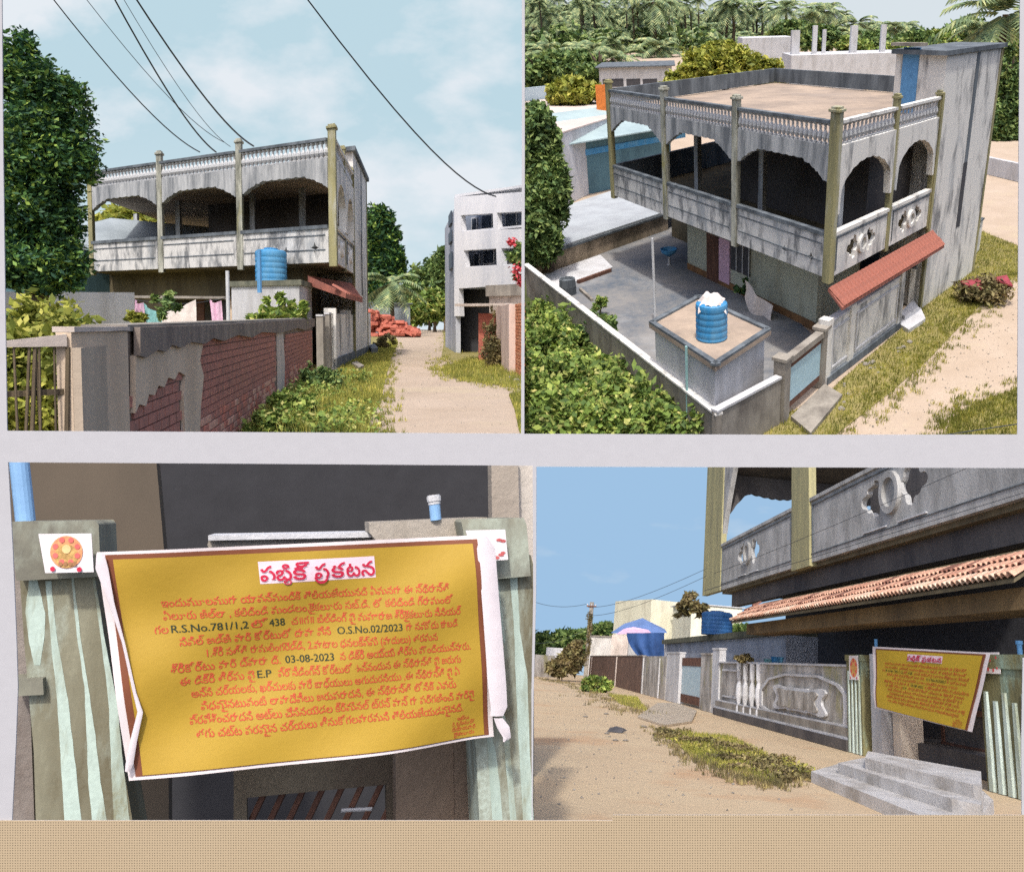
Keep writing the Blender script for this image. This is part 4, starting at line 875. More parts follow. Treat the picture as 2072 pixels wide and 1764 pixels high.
# left neighbour walls and roofs
q0, q1 = s.at(-60, 600, 17), s.at(272, 600, 22); 
nb = Thing(s, 'boundary_wall', (q0[0], q0[1], 0), 'long plain white boundary wall left of the house behind the bushes', 'wall'); nb.part('wall', MB().wall(q0, q1, 0, s.Z(q0, 590), .25, zB=s.Z(q1, 592)), M_pale)
q0, q1 = s.at(120, 560, 27), s.at(272, 560, 30); tz = s.Z(q0, 500)
th = Thing(s, 'teal_house', (q0[0], q0[1], 0), 'teal house with a grey sloping roof half hidden by the big tree', 'house')
th.part('wall', MB().wall(q0, q1, 0, tz, 5), weather('dull_teal', K(84,112,120), K(62,88,98), .4, .7, .3, .06))
ap = s.at(200, 470, 31); q2 = s.at(290, 500, 34)
th.part('roof', MB().hexa([(q0[0]-1, q0[1]-.5, tz), (q1[0]+1, q1[1]-.5, tz), (q1[0]+1, q1[1]+4, tz+1.4), (q0[0]-1, q0[1]+4, tz+1.4)], [(q0[0]-1, q0[1]-.5, tz+.1), (q1[0]+1, q1[1]-.5, tz+.1), (q1[0]+1, q1[1]+4, tz+1.5), (q0[0]-1, q0[1]+4, tz+1.5)]), weather('grey_roof_sheet', K(156,166,172), K(128,138,144), .4, .6, 1, .05))
# trees and bushes
plant(s, 'mango_tree', 70, 330, 15, [(-40, -200, 42, 66), (0, -150, 56, 60), (46, -110, 56, 56), (22, -20, 80, 84), (72, 4, 38, 44), (-20, 80, 76, 80), (44, 112, 44, 48), (0, 196, 78, 62), (44, 190, 40, 40), (64,150,24,26), (16,236,70,30), (60,226,30,20)], 60000, .05, M_leafD, 'very large dark green tree filling the left edge in front of the house', 'tree', trunk=3.2, tr_r=.22)
plant(s, 'flame_tree', 290, 455, 42, [(0, 0, 85, 34), (-40, 10, 45, 28), (50, 14, 50, 26)], 9000, .2, M_leafY, 'yellow-green tree seen through the far end of the upper verandah', 'tree', trunk=6, tr_r=.3)
for i, (u, v, D, bl, n) in enumerate([(30,655,12,[(0,0,48,20)],2600),(95,660,11.5,[(0,0,46,24),(20,-12,22,14)],2600),(140,664,11,[(0,0,30,18)],1400)]):
    plant(s, 'bush', u, v, D, bl, n, .055, M_leafG if i else M_leafM, ['dark leafy bush at the far left above the stick gate', 'bright bush above the middle of the stick gate', 'small bush next to the beige pier'][i], 'bush', 'bushes behind the stick gate', aspect=.6)
single(s, 'reeds', (lambda C: foliage(s, C, .05, up=.1))(clumps([(*s.at(u, 760+rp_.uniform(-60, 110), 7.6+rp_.random()*1.5), .25, .3, .45) for u in range(0, 165, 12)], 16000, spread=.3)), M_leafY, 'yellowish undergrowth showing between the sticks of the gate', 'undergrowth', kind='stuff')
plant(s, 'bush', 272, 644, 13, [(0, 0, 22, 12)], 500, .05, M_leafY, 'little yellow-green bush at the left end of the clothes line', 'bush')
plant(s, 'young_tree', 562, 632, 17.6, [(-30, 14, 24, 20), (-18, -10, 9, 18), (6, -22, 8, 16), (12, 12, 34, 18), (46, 0, 10, 20), (30, -6, 8, 14)], 3600, .085, M_leafG, 'fresh bright green sapling rising over the brick wall before the white room', 'tree', trunk=1.0, tr_r=.03, aspect=.6)
plant(s, 'creeper', 335, 618, 14, [(0, 0, 24, 26), (10, -20, 12, 14)], 420, .05, M_leafM, 'faint olive creeper hanging over the cream cloth', 'plant')
# foreground weeds
wp = [(510,880),(560,860),(600,830),(640,800),(690,770),(640,770),(560,850),(700,850),(720,880),(560,900),(620,870),(500,900),(660,830),(740,840)]
cs = []
for i in range(90):
    u = rp_.uniform(490, 735); v = rp_.uniform(770, 905)
    if u < 640-(v-750)*1.1+4 or u > 760-(v-770)*.25: continue
    p = s.G(u, v); h_ = rp_.uniform(.05, .26); cs.append((p[0], p[1], h_*.4, rp_.uniform(.08, .24), rp_.uniform(.08, .24), h_*.6))
C = clumps(cs, 14000, spread=.6, per=8); C = C[C[:, 2] > .005]
single(s, 'weeds', foliage(s, C, .028, up=.5, aspect=.55), M_leafG, 'bright weeds growing along the foot of the brick wall', 'weeds', kind='stuff')
for i, (u, v, r_) in enumerate([(648, 768, 42), (596, 822, 46), (548, 862, 44)]):
    plant(s, 'weed_bush', u, v, s.pr(*s.G(u, v+r_*.8))[2], [(0, 0, r_, r_*.6), (-r_*.4, r_*.2, r_*.6, r_*.5), (r_*.2,-r_*.4,r_*.3,r_*.5), (r_*.7,r_*.1,r_*.4,r_*.4), (-r_*.5,-r_*.3,r_*.25,r_*.5)], 2600, .03, [M_leafM, M_leafG, M_leafG][i], ['greyish green weed bush at the end of the brick wall', 'bright weed bush in the middle of the roadside weeds', 'leafy weed bush at the lower end of the roadside weeds'][i], 'bush', 'roadside weed bushes', aspect=.6)
# far end of the road
plant(s, 'mango_tree', 768, 520, 78, [(0, -40, 34, 56), (-14, 40, 34, 60), (22, 20, 28, 50), (0, 90, 40, 36)], 20000, .26, M_leafD, 'tall dark tree right behind the stair tower of the house', 'tree', trunk=5, tr_r=.3)
palm(s, 790, 575, 71, 1.0, 'short yellow-green palm in front of the tall dark tree', None, 0)
for i, (u, v, D, bl, m) in enumerate([(868,580,112,[(0,0,40,50),(20,-30,30,36),(10,44,44,34)],M_leafM),(880,618,98,[(0,0,30,26)],M_leafG),(838,600,118,[(0,0,26,40),(-10,20,24,30)],M_leafM),(900,560,108,[(0,0,22,50)],M_leafM),(838,634,90,[(0,0,18,22)],M_leafG)]):
    plant(s, 'roadside_tree', u, v, D, bl, 5200, .4, m, ['hazy grey-green tree at the end of the road', 'bright bushy tree low beside the far road', 'slim tree between the dark tree and the road end', 'tree touching the left side of the white apartment block', 'small bright tree by the tin shed'][i], 'tree', 'trees at the end of the road', trunk=2.2, tr_r=.2)
a_, b_ = s.at(760, 640, 74), s.at(830, 640, 76)
sd = building(s, 'tin_shed', a_, b_, 74, s.Z(a_, 614), 4, plain('grey_tin', K(150,160,168), .5, .1), 'grey tin shed at the bend of the road behind the red rubble', 'shed', over=.2, roofm=M_grey)
M_rub = weather('red_rubble', K(204,124,104), K(170,96,84), .5, 3, 1, .15)
rb_ = Thing(s, 'brick_pile', (*s.G(800, 679), 0), 'heap of broken red bricks on the left edge of the road', 'brick pile'); rbm = mesh('brick', MB().box(-.34, -.2, -.14, .34, .2, .14), M_rub, bevel=.02)
q = s.G(800, 681); 
mb = MB(); Rr = 50/FL*s.pr(*q)[2]; 
prf = [(Rr*.8, 0), (Rr*.6, .4), (Rr*.35, .8), (.05, 1.0)]; mb.lathe((*q, 0), prf, 14); rb_.part('core', mb, M_rub)
Dq = s.pr(*q)[2]
for i in range(150):
    u = rp_.uniform(748, 846); f = (u-748)/98; hh_ = 46*(1-f)**.8+10-10*abs(math.sin(f*9))*.5; v = 678-rp_.random()*hh_; p = s.at(u, v, Dq-2.2+rp_.random()*2.5)
    if p[2] > -.02: rb_.inst('brick', rbm, p, rot=rp_.random()*6, tilt=rp_.uniform(-.6, .6))
plant(s, 'dark_bush', 785, 690, s.pr(*s.G(785, 706))[2], [(0, 0, 16, 15), (-14, 4, 14, 14)], 1600, .06, M_leafO, 'dark scrub bush at the foot of the white wall beside the road', 'bush')
# white apartment block
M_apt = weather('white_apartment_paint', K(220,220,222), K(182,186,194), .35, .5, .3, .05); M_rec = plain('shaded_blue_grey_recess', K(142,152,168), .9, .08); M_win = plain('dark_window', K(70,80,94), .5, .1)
ap0, ap1 = s.at(921, 600, 34), s.at(1100, 600, 30.7); zt = s.Z(ap0, 399); zb_ = s.Z(ap0, 584)
ab = Thing(s, 'apartment_block', (ap0[0], ap0[1], 0), 'white three-storey apartment block with open galleries right of the road', 'building')
adir = (ap1-ap0)[:2]; adir = adir/np.linalg.norm(adir)
def aw_(u, v): return s.W(ap0, ap1, u, v)
outer = [aw_(920, 399), aw_(920, 640), aw_(931, 640), aw_(929, 584), aw_(1095, 573), aw_(1095, 386)]
holes = [[aw_(*p) for p in h] for h in ([(933,436),(998,432),(999,465),(936,469)], [(1006,431),(1080,427),(1080,462),(1009,465)], [(939,507),(1005,503),(1006,537),(943,541)], [(1015,503),(1080,499),(1080,534),(1018,537)])]
ab.part('facade', on_wall(ap0, ap1, plate(outer, holes, .25), off=.1), M_apt)
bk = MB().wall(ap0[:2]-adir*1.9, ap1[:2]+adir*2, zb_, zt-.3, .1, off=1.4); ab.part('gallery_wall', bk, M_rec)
for zc_ in (469, 541): ab.part('gallery_floor', MB().wall(ap0[:2], ap1[:2], s.Z(ap0, zc_+4), s.Z(ap0, zc_), 1.4), M_apt)
for (u, v) in ((985,449),(1034,446),(989,520),(1040,518),(960,455),(965,527)):
    D_ = s.pr(*(ap0[:2]+np.array([-adir[1], adir[0]])*1.35))[2]; q = s.at(u, v, D_-.6); w_ = (.32 if u > 970 else .14)
    n_ = np.array([-adir[1], adir[0]]); tt, zz = s.W(ap0[:2]+n_*1.36, ap1[:2]+n_*1.36, u, v); c_ = ap0[:2]+n_*1.36+adir*tt
    wn = ab.part('window', MB().wall(c_-adir*(w_+.05), c_+adir*(w_+.05), zz-.33, zz+.33, .04, off=-.02), M_apt); ab.part('pane', MB().wall(c_-adir*w_, c_+adir*w_, zz-.27, zz+.27, .04, off=-.035), M_win, wn)
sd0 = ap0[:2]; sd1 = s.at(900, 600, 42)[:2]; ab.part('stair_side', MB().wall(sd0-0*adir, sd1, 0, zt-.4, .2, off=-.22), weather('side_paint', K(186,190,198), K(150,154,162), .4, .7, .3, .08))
for (u0, u1, v0, v1) in ((908,917,432,456),(908,917,470,492),(909,918,512,545)):
    ta, za = s.W(sd0, sd1, (u0+u1)/2, v1); _, zc_ = s.W(sd0, sd1, (u0+u1)/2, v0); e_ = (sd1-sd0)/np.linalg.norm(sd1-sd0); ab.part('opening', MB().wall(sd0+e_*(ta-1.0), sd0+e_*(ta+1.0), za, zc_, .06, off=.0), M_win)
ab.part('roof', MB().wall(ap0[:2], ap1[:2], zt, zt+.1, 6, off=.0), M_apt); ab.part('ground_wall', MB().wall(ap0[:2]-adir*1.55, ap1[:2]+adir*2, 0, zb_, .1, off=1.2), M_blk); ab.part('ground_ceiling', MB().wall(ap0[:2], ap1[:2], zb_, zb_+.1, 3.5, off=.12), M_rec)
# right-hand foreground: slab, low wall, cream wall, brick stack, stump, flowers
a_, b_ = s.at(990, 590, 27.6), s.at(1075, 580, 26); cs_ = Thing(s, 'low_building', (a_[0], a_[1], 0), 'low grey building edge with a pinkish ledge below the apartment block', 'building')
cs_.part('wall', MB().wall(a_, b_, 0, s.Z(a_, 600), 2), M_pll); cs_.part('roof', MB().wall(a_, b_, s.Z(a_, 600), s.Z(a_, 578), 2.3, off=-.15), M_slab); cs_.part('ledge', MB().wall(s.at(958, 622, 27.8)[:2], b_, s.Z(a_, 621), s.Z(a_, 616), .8, off=-.8), M_pll)
a_, b_ = s.at(968, 640, 27.2), s.at(1002, 640, 26.8); single(s, 'brick_ledge', MB().wall(a_, b_, 0, s.Z(a_, 634), .3), M_rub, 'short reddish brick ledge under the apartment block', 'wall')
a_, b_ = s.G(1004, 735), s.G(1030, 755); cwl = Thing(s, 'cream_wall', (*a_, 0), 'cream plastered wall end between the dry stump and the brick stack', 'wall'); cwl.part('wall', MB().wall(a_, b_, 0, s.Z(a_, 622), .3), weather('cream_pinkish', K(212,190,178), K(186,162,150), .4, 1.4, .4, .06))
bs = Thing(s, 'brick_stack', (*s.G(1028, 752), 0), 'stack of orange bricks at the right edge of the road', 'brick stack')
p0, p1 = s.G(1026, 742), s.G(1058, 762); bdv = (p1-p0)/np.linalg.norm(p1-p0); zt = s.Z(p0, 622); M_ob = [weather('orange_brick_%s' % n, K(*c), K(*d), .4, 6, 1, .12) for n, c, d in (('warm', (206,132,92), (164,98,74)), ('pale', (218,156,118), (176,116,88)))]
obm = [mesh('brick', MB().box(-.11, -.05, -.035, .11, .05, .035), m, bevel=.006) for m in M_ob]; k_ = 0; z_ = .04
bs.part('core', MB().wall(p0, p1+bdv*.3, 0, zt-.02, .3, off=.03), M_mortar)
while z_ < zt:
    t = .06+(k_ % 2)*.1
    while t < np.linalg.norm(p1-p0)+.1: q = p0+bdv*t; bs.inst('brick', rp_.choice(obm), (q[0], q[1], z_), rot=math.atan2(bdv[1], bdv[0])+rp_.uniform(-.05, .05)); t += .235
    z_ += .083; k_ += 1
plant(s, 'dry_stump', 997, 712, s.pr(*s.G(997, 742))[2], [(0, 0, 22, 30), (-6, -30, 14, 34), (8, 14, 22, 18), (-2, -62, 9, 30)], 5200, .035, M_leafO, 'dry brown climber-covered stump leaning by the cream wall', 'stump', trunk=.9, tr_r=.07)
plant(s, 'flower_bush', 1055, 520, 15, [(0, 0, 22, 26), (6, 30, 20, 22)], 1500, .06, M_leafM, 'bush with red flowers at the right edge before the apartment block', 'bush')
fb = [o for o in COL.objects if o.name == 'flower_bush'][0]
for u, v, r_ in ((1036, 492, 9), (1046, 547, 13), (1054, 570, 7)):
    p = s.at(u, v, 14.8); C = np.array([p])+RNG.normal(size=(120, 3))*r_/FL*14.8*.45; me = mesh('flower', foliage(s, C, .035), M_red, s, (0, 0, 0)); o = link('flower', me, fb); o.matrix_local = (s.M.inverted()@fb.matrix_basis).inverted()
plant(s, 'shrub', 940, 690, s.pr(*s.G(940, 700))[2], [(0, 0, 30, 14), (40, 4, 24, 10)], 1800, .05, M_leafG, 'low bright weeds on the verge right of the road', 'shrub')
for i, (u, v) in enumerate([(1045, 772), (1032, 764), (1052, 782)]):
    p = s.G(u, v); r_ = [.09, .05, .07][i]; single(s, 'stone', MB().lathe((p[0], p[1], -.01), [(r_, 0), (r_*1.2, r_*.4), (r_*.5, r_*.9)], 7), M_slab, ['largest pale stone below the brick stack', 'small stone left of the largest pale stone', 'stone at the very edge below the brick stack'][i], 'stone')
# wires
for i, (u0, v0, u1, v1, r_, lab) in enumerate([(93,-30,404,308,.007,'leftmost dark wire running down to the house roof'),(160,-30,453,288,.004,'thin faint wire second from the left'),(224,-30,437,308,.009,'dark wire third from the left with a bend'),(241,-30,466,297,.0035,'faintest wire in the middle of the bundle'),(265,-30,513,296,.010,'thickest dark wire running to the third post of the roof')]):
    wire(s, u0-8, v0, 9, u1, v1, 22, r_, lab, sag=.25)
wire(s, 600, -30, 10, 1003, 398, 29, .010, 'long single wire crossing the sky to the apartment block', sag=.5)

gravel(s, [(745,880),(775,800),(795,728),(815,690),(895,690),(890,725),(960,775),(1055,800),(1055,880)], 420, .006, .02, 'pebbles and crumbs on the sandy road')

single(s, 'stray_grass', tufts(s, ground_poly(s, [(735,900),(738,870),(772,800),(790,728),(806,694)]), 5000, .08, .16, wid=.007), M_grass, 'stray grass tufts breaking the left edge of the sandy road', 'grass', kind='stuff')
single(s, 'stray_grass', tufts(s, ground_poly(s, [(896,668),(893,722),(893,745),(915,760),(960,772),(1075,790)]), 5000, .08, .22, wid=.007), M_grass, 'stray grass tufts breaking the right edge of the sandy road', 'grass', kind='stuff')
# ================================================================ text and banners
def text_mesh(body, size=1.0, align='CENTER', bold=0.0, res=3):
    bold = 0.0
    c = bpy.data.curves.new('lettering', 'FONT'); c.body = body; c.size = size; c.align_x = align; c.resolution_u = res; c.offset = bold
    o = bpy.data.objects.new('lettering', c); me = o.to_mesh()
    V = np.array([tuple(v.co) for v in me.vertices]).reshape(-1, 3); F = [tuple(p.vertices) for p in me.polygons]
    o.to_mesh_clear(); bpy.data.objects.remove(o); bpy.data.curves.remove(c)
    par = list(range(len(V)))
    def find(a):
        while par[a] != a: par[a] = par[par[a]]; a = par[a]
        return a
    for f in F:
        r = find(f[0])
        for x in f[1:]: par[find(x)] = r
    roots = {}; Vz = V.copy()
    for i in range(len(V)): k = roots.setdefault(find(i), len(roots)); Vz[i, 2] = (k % 6)*.012
    return Vz, F
TITLE = ['పబ్లిక్', 'ప్రకటన']
ROWS = ['ఇందుమూలముగా యావన్మందికి తెలియజేయునది ఏమనగా ఈ స్థిరాస్తి', 'ఏలూరు జిల్లా , కలిదిండి మండలం,కైకలూరు సబ్.డి. లో కలిదిండి గ్రామంలో',
 'గల R.S.No.781/1,2 లో 438 చ॥గ॥ బిల్డింగ్ పై మహారాజ శ్రీకైకలూరు సీనియర్', 'సివిల్ జడ్జి వారి కోర్టులో దావా వేసి O.S.No.02/2023 గా నమోదు కాబడి', '1.శ్రీ సత్తి రామలింగరెడ్డి, 2.వాటాల ధనలక్ష్మి (వాదులు) తరపున',
 'శ్రీకోర్టు వారి ద్వారా ది.03-08-2023 న డిక్రీ అయ్యి తీర్పు పొందియున్నారు.', 'ఈ డిక్రీ తీర్పు పై E.P ప్రొసీడింగ్స్ కోర్టులో ఉన్నందున ఈ స్థిరాస్తి పై జరుగు', 'అన్ని చర్యలకు, ఖర్చులకు వారే బాధ్యులు అగుదురనియు ,ఈ స్థిరాస్తి పై ఏ',
 'విధమైనటువంటి లావాదేవీలు జరుపరాదని, ఈ స్థిరాస్తి లోనికి ఎవరు', 'ప్రవేశించరాదని అట్లు చేసినయెడల క్రిమినల్ ట్రస్ పాస్ గా పరిగణించి వారిపై', 'తగు చట్ట పరమైన చర్యలు తీసుకోగలవారమని తెలియజేయడమైనది.']
DARK = ['R.S.No.781/1,2', '438', 'O.S.No.02/2023', '03-08-2023', 'E.P']
M_yel = weather('yellow_banner_vinyl', K(192,162,52), K(176,146,48), .4, 1.2, 1, .03, rough=.5, bump=.05, soft=.3)
M_brn = plain('brown_banner_border', K(124,74,52), .6, .08); M_wv = plain('white_vinyl', K(222,212,212), .55, .04)
M_txt = plain('red_orange_print', K(194,80,56), .6, .05); M_tit = plain('crimson_print', K(196,44,74), .6, .05); M_bk = plain('black_print', K(52,60,44), .6, .05); M_lil = plain('pale_pink_print', K(232,206,216), .6, .03)
def banner(s, A_, B_, quad, label, bulge, front, body_rows=True, inner=None, folds=None, amp=.02):
    """vinyl sheet hung between two posts; quad = corners tl,tr,br,bl as picture sights on the plane A_->B_"""
    d = (B_-A_)/np.linalg.norm(B_-A_); n = np.array([-d[1], d[0]])     # n points away from the road
    W4 = [np.array(s.W(A_, B_, *q)) for q in quad]; wid = W4[1][0]-W4[0][0]
    I4 = [np.array(s.W(A_, B_, *q)) for q in inner]
    def surf(Q, x, y, off):
        top = Q[0]*(1-x)+Q[1]*x; bot = Q[3]*(1-x)+Q[2]*x; t, z = top*(1-y)+bot*y
        X = (t-W4[0][0])/wid; x_, y_ = X, (W4[0][1]-z)/(W4[0][1]-W4[3][1]); g = bulge*math.sin(math.pi*max(0, min(1, X)))*.6+amp*wid*(.4*math.sin(7*x_+3*y_)+.3*math.sin(3*x_-5*y_)+.22*math.sin(13*(x_+y_*.8))+.1*math.sin(29*(x_*.6-y_*.5))*(1-x_))
        p = A_+d*t-n*(front+g+off); return (p[0], p[1], z)
    def grid(Q, off, m=36, x0=0, x1=1, y0=0, y1=1):
        V = [surf(Q, x0+(x1-x0)*i/m, y0+(y1-y0)*j/m, off) for j in range(m+1) for i in range(m+1)]
        return np.array(V), [(j*(m+1)+i, (j+1)*(m+1)+i, (j+1)*(m+1)+i+1, j*(m+1)+i+1) for j in range(m) for i in range(m)]
    p0 = surf(W4, .5, 1, 0); Bn = Thing(s, 'banner', p0, label, 'banner'); e = wid*.001
    Bn.part('backing', grid(W4, 0), M_wv, smooth=True); Bn.part('border', grid(I4, 2*e), M_brn, smooth=True)
    bx, by = .018, .022
    Bn.part('yellow_field', grid(I4, 4*e, x0=bx, x1=1-bx*.9, y0=by, y1=1-by*.2), M_yel, smooth=True)
    def put(name, body, xc, yc, h, mat, width=None, off=5, bold=0.0, sx=1.0, align='CENTER', shifts=((-.012, 0), (.014, .004))):
        V, F = text_mesh(body, 1.0, align, bold)
        if not len(V): return
        w0 = V[:, 0].max()-V[:, 0].min(); xm = (V[:, 0].max()+V[:, 0].min())/2; k = (width/w0) if width else h*sx
        lay = []; Fn = []
        for j, (ddx, ddy) in enumerate(shifts):
            Fn += [tuple(i+len(lay) for i in f) for f in F]; lay += [surf(I4, xc+(v[0]-xm+ddx)*k, yc-(v[1]-.3+ddy)*h, e*(off+v[2]*5+j*.2)) for v in V]
        return Bn.part(name, (np.array(lay), Fn), mat)
    # title with pale outline panel
    ring8 = tuple((.05*math.cos(a_*.785), .05*math.sin(a_*.785)) for a_ in range(8))
    for g, xc, yc, hh_, ww in (('ప', .388, .125, .098, .038), ('బి', .430, .125, .098, .040), ('ల', .438, .163, .045, .020), ('క్', .476, .125, .098, .044), ('ప', .532, .125, .098, .038), ('క', .577, .125, .098, .038), ('ట', .619, .125, .098, .038), ('న', .661, .125, .098, .038)):
        put('title_outline', g, xc, yc, hh_, M_lil, width=ww, shifts=ring8, off=5.2); put('title_letter', g, xc, yc, hh_, M_tit, width=ww, shifts=((-.02, 0), (.02, .01), (0, -.02)), off=7.4)
    arc = [(.529+.017*math.cos(a_), .145+.032*math.sin(a_)) for a_ in [.2+i*.26 for i in range(12)]]
    V_ = []; 
    for i, (x, y) in enumerate(arc): r_ = .0028; V_ += [surf(I4, x-r_*math.cos(.2+i*.26), y-2*r_*math.sin(.2+i*.26), e*9), surf(I4, x+r_*math.cos(.2+i*.26), y+2*r_*math.sin(.2+i*.26), e*9)]
    Bn.part('title_letter', (np.array(V_), [(2*i, 2*i+1, 2*i+3, 2*i+2) for i in range(len(arc)-1)]), M_tit)
    Bn.part('title_underlay', grid(I4, e*4.8, 12, .366, .682, .062, .168), M_lil)
    if body_rows:
        ys = [.225+i*.0605 for i in range(11)]
        for i, rw in enumerate(ROWS):
            x0, x1 = [(.09,.92),(.09,.93),(.09,.945),(.135,.92),(.19,.87),(.11,.965),(.13,.935),(.135,.935),(.155,.92),(.12,.98),(.135,.94)][i]
            segs = [(rw, False)]
            for dk in DARK:
                ns = []
                for tx, isd in segs:
                    if not isd and dk in tx: a_, b_ = tx.split(dk, 1); ns += [(a_, False), (dk, True), (b_, False)]
                    else: ns.append((tx, isd))
                segs = ns
            tot = sum(len(tx)*(1.25 if isd else 1) for tx, isd in segs); cur = x0
            for tx, isd in segs:
                w_ = (x1-x0)*len(tx)*(1.25 if isd else 1)/tot
                if tx.strip(): put('text_line', tx, cur+w_/2, ys[i]+.012, .052 if not isd else .05, M_bk if isd else M_txt, width=w_*.94, bold=.012 if not isd else .02)
                cur += w_
        for i, tx in enumerate(['ఇట్లు', 'వి. కృష్ణమూర్తి', 'న్యాయవాది', 'కైకలూరు']): put('signature_line', tx, .915, .895+i*.026, .026, M_txt, width=[.04,.075,.08,.07][i], bold=.01)
    return Bn, surf, I4, W4, (d, n)
M_gp = weather('green_stained_pillar', K(134,130,92), K(94,90,66), .5, 1.6, .18, .12, second=K(150,176,160), rough=.9)
M_flute = weather('pale_mint_flute', K(196,212,204), K(132,136,108), .42, 3.2, .22, .10, second=K(150,152,120))
def pillar(s, A_, B_, ua, ub, vt, zbot, th, label, front, z1=None, flutes=3, step=True):
    """fluted gate pillar between two sights on the wall plane"""
    d = (B_-A_)/np.linalg.norm(B_-A_); n = np.array([-d[1], d[0]]); t0, z1_ = s.W(A_, B_, ua, vt); t1, _ = s.W(A_, B_, ub, vt); z1 = z1 or z1_
    P0, P1 = A_+d*t0, A_+d*t1; w_ = t1-t0; k = w_
    T_ = Thing(s, 'gate_pillar', (*P0, zbot), label, 'pillar')
    T_.part('shaft', MB().wall(P0, P1, zbot, z1-.16*k, th, off=-front), M_gp); T_.part('cap', MB().wall(P0-d*.03*k, P1+d*.03*k, z1-.16*k, z1, th+.06*k, off=-front-.03*k), M_gp)
    for i in range(flutes):
        f = (i+.62)/(flutes+.25)*w_; hh = z1-(.42+.1*(i%2))*k; mb = MB(); q = P0+d*f-n*front
        wb_, wt_ = .075*k, .045*k; mb.hexa([(*(q-d*wb_), zbot), (*(q-d*wb_*.6-n*.03*k), zbot), (*(q+d*wb_*.6-n*.03*k), zbot), (*(q+d*wb_), zbot)][::-1], [(*(q-d*wt_), hh), (*(q-d*wt_*.6-n*.02*k), hh), (*(q+d*wt_*.6-n*.02*k), hh), (*(q+d*wt_), hh)][::-1]); T_.part('flute', mb, M_flute)
    return T_, P0, P1, z1, d, n, w_
def sticker(s, P0, d, n, t, z, w_, h_, front, label, left=True):
    q = P0+d*t-n*(front+.006); T_ = Thing(s, 'sticker', (*q, z-h_/2), label, 'sticker')
    T_.part('sheet', MB().wall(q-d*w_/2, q+d*w_/2, z-h_/2, z+h_/2, .004, off=-.002), plain('sticker_white', K(226,218,214), .5, .03))
    def disc(x, y, r_, mat, o_): T_.part('emblem', on_wall(q, q+d, plate(circle(x, y, r_, 20), [], .001), off=-.004-o_, z0=z), mat)
    if left:
        disc(0, -.0, h_*.40, plain('sticker_orange', K(222,150,96), .5, .1), .0); disc(0, -h_*.1, h_*.26, plain('sticker_gold', K(206,158,92), .5, .1), .002)
        for a_ in range(6): disc(h_*.3*math.cos(a_*1.047+.5), h_*.3*math.sin(a_*1.047+.5), h_*.075, plain('sticker_red', K(214,90,84), .5, .1), .004)
        for x_ in (-.36, .3): disc(x_*w_, -h_*.42, h_*.05, M_tit, .002)
    else:
        for a_, b_, r_ in ((-.2, -.3, .09), (.1, -.34, .08), (.3, .25, .07), (-.05, .1, .06), (.32, -.25, .06)): disc(a_*w_, b_*h_, h_*r_, plain('sticker_red', K(206,86,84), .5, .1), .002)
    return T_

# ================================================================ BOTTOM RIGHT: the street side of the house
s = BR
sky(s, 230, skymat('blue_sky_low_haze', K(204,214,221), K(152,186,218), K(196,210,222), 3, 60, .12, cscale=(1, 1, 3), scale=.014, strength=.73))
M_road2 = weather('orange_sand', K(204,184,152), K(188,164,134), .5, .5, 1, .04, bump=.2, soft=.3, second=K(190,156,122))
sheet(s, 'road', [(700,1720),(2500,1720),(2500,1470),(2072,1420),(1500,1400),(900,1336)], -.01, M_road2)
A_, B_ = s.G(1445, 1443), s.G(1727, 1520); wd = (B_-A_)/np.linalg.norm(B_-A_); nn = np.array([-wd[1], wd[0]])   # nn away from road
def onp(t, off=0.0): return A_+wd*t+nn*off
def tz(u, v, off=0.0): return s.W(A_+nn*off, B_+nn*off, u, v)
def T1(u, v=1400, off=0.0): return tz(u, v, off)[0]
vgp = [(1330,1478),(1345,1500),(1395,1540),(1480,1568),(1560,1590),(1590,1572),(1640,1560),(1700,1530),(1600,1500),(1440,1450),(1350,1440)]
0 and sheet(s, 'verge', vgp, -.004, weather('patchy_verge', K(150,136,92), K(176,152,116), .5, 1.6, 1, .12, soft=.15))
single(s, 'grass', grass(s, ground_poly(s, [(1345,1478),(1400,1535),(1480,1562),(1560,1588),(1625,1560),(1560,1530),(1480,1490)]), 9000, .07, wid=.008, lean=.9), M_grass, kind='stuff', label='dry green creeping grass below the relief wall', cat='grass')
v2 = [(1180,1400),(1250,1440),(1300,1448),(1300,1425),(1240,1390)]
single(s, 'grass', grass(s, ground_poly(s, [(1230,1405),(1255,1425),(1310,1440),(1290,1412)]), 2600, .12, wid=.01), M_grass, kind='stuff', label='small grass patch below the dark brick wall', cat='grass')
cs = []
for i in range(60):
    u, v = rp_.uniform(1345, 1640), rp_.uniform(1480, 1585)
    if v > 1490+(u-1345)*.45 or v < 1470+(u-1345)*.28: continue
    p = s.G(u, v); cs.append((p[0], p[1], .04, rp_.uniform(.15, .4), rp_.uniform(.15, .35), .06))
C = clumps(cs, 9000, spread=.35, per=20); C = C[C[:, 2] > 0]
single(s, 'creeping_weeds', foliage(s, C, .03, up=.8, aspect=.6), M_leafO, 'creeping weeds along the foot of the relief wall', 'weeds', kind='stuff')
gr = [s.G(u, v) for u, v in ((1290,1452),(1345,1470),(1400,1462),(1410,1440),(1370,1424),(1330,1424))]; single(s, 'concrete_apron', MB().slab(gr, -.003, .05), weather('pale_rubble', K(196,184,166), K(166,152,134), .5, 3, 1, .14), label='broken pale concrete apron in front of the white gate column', cat='apron')
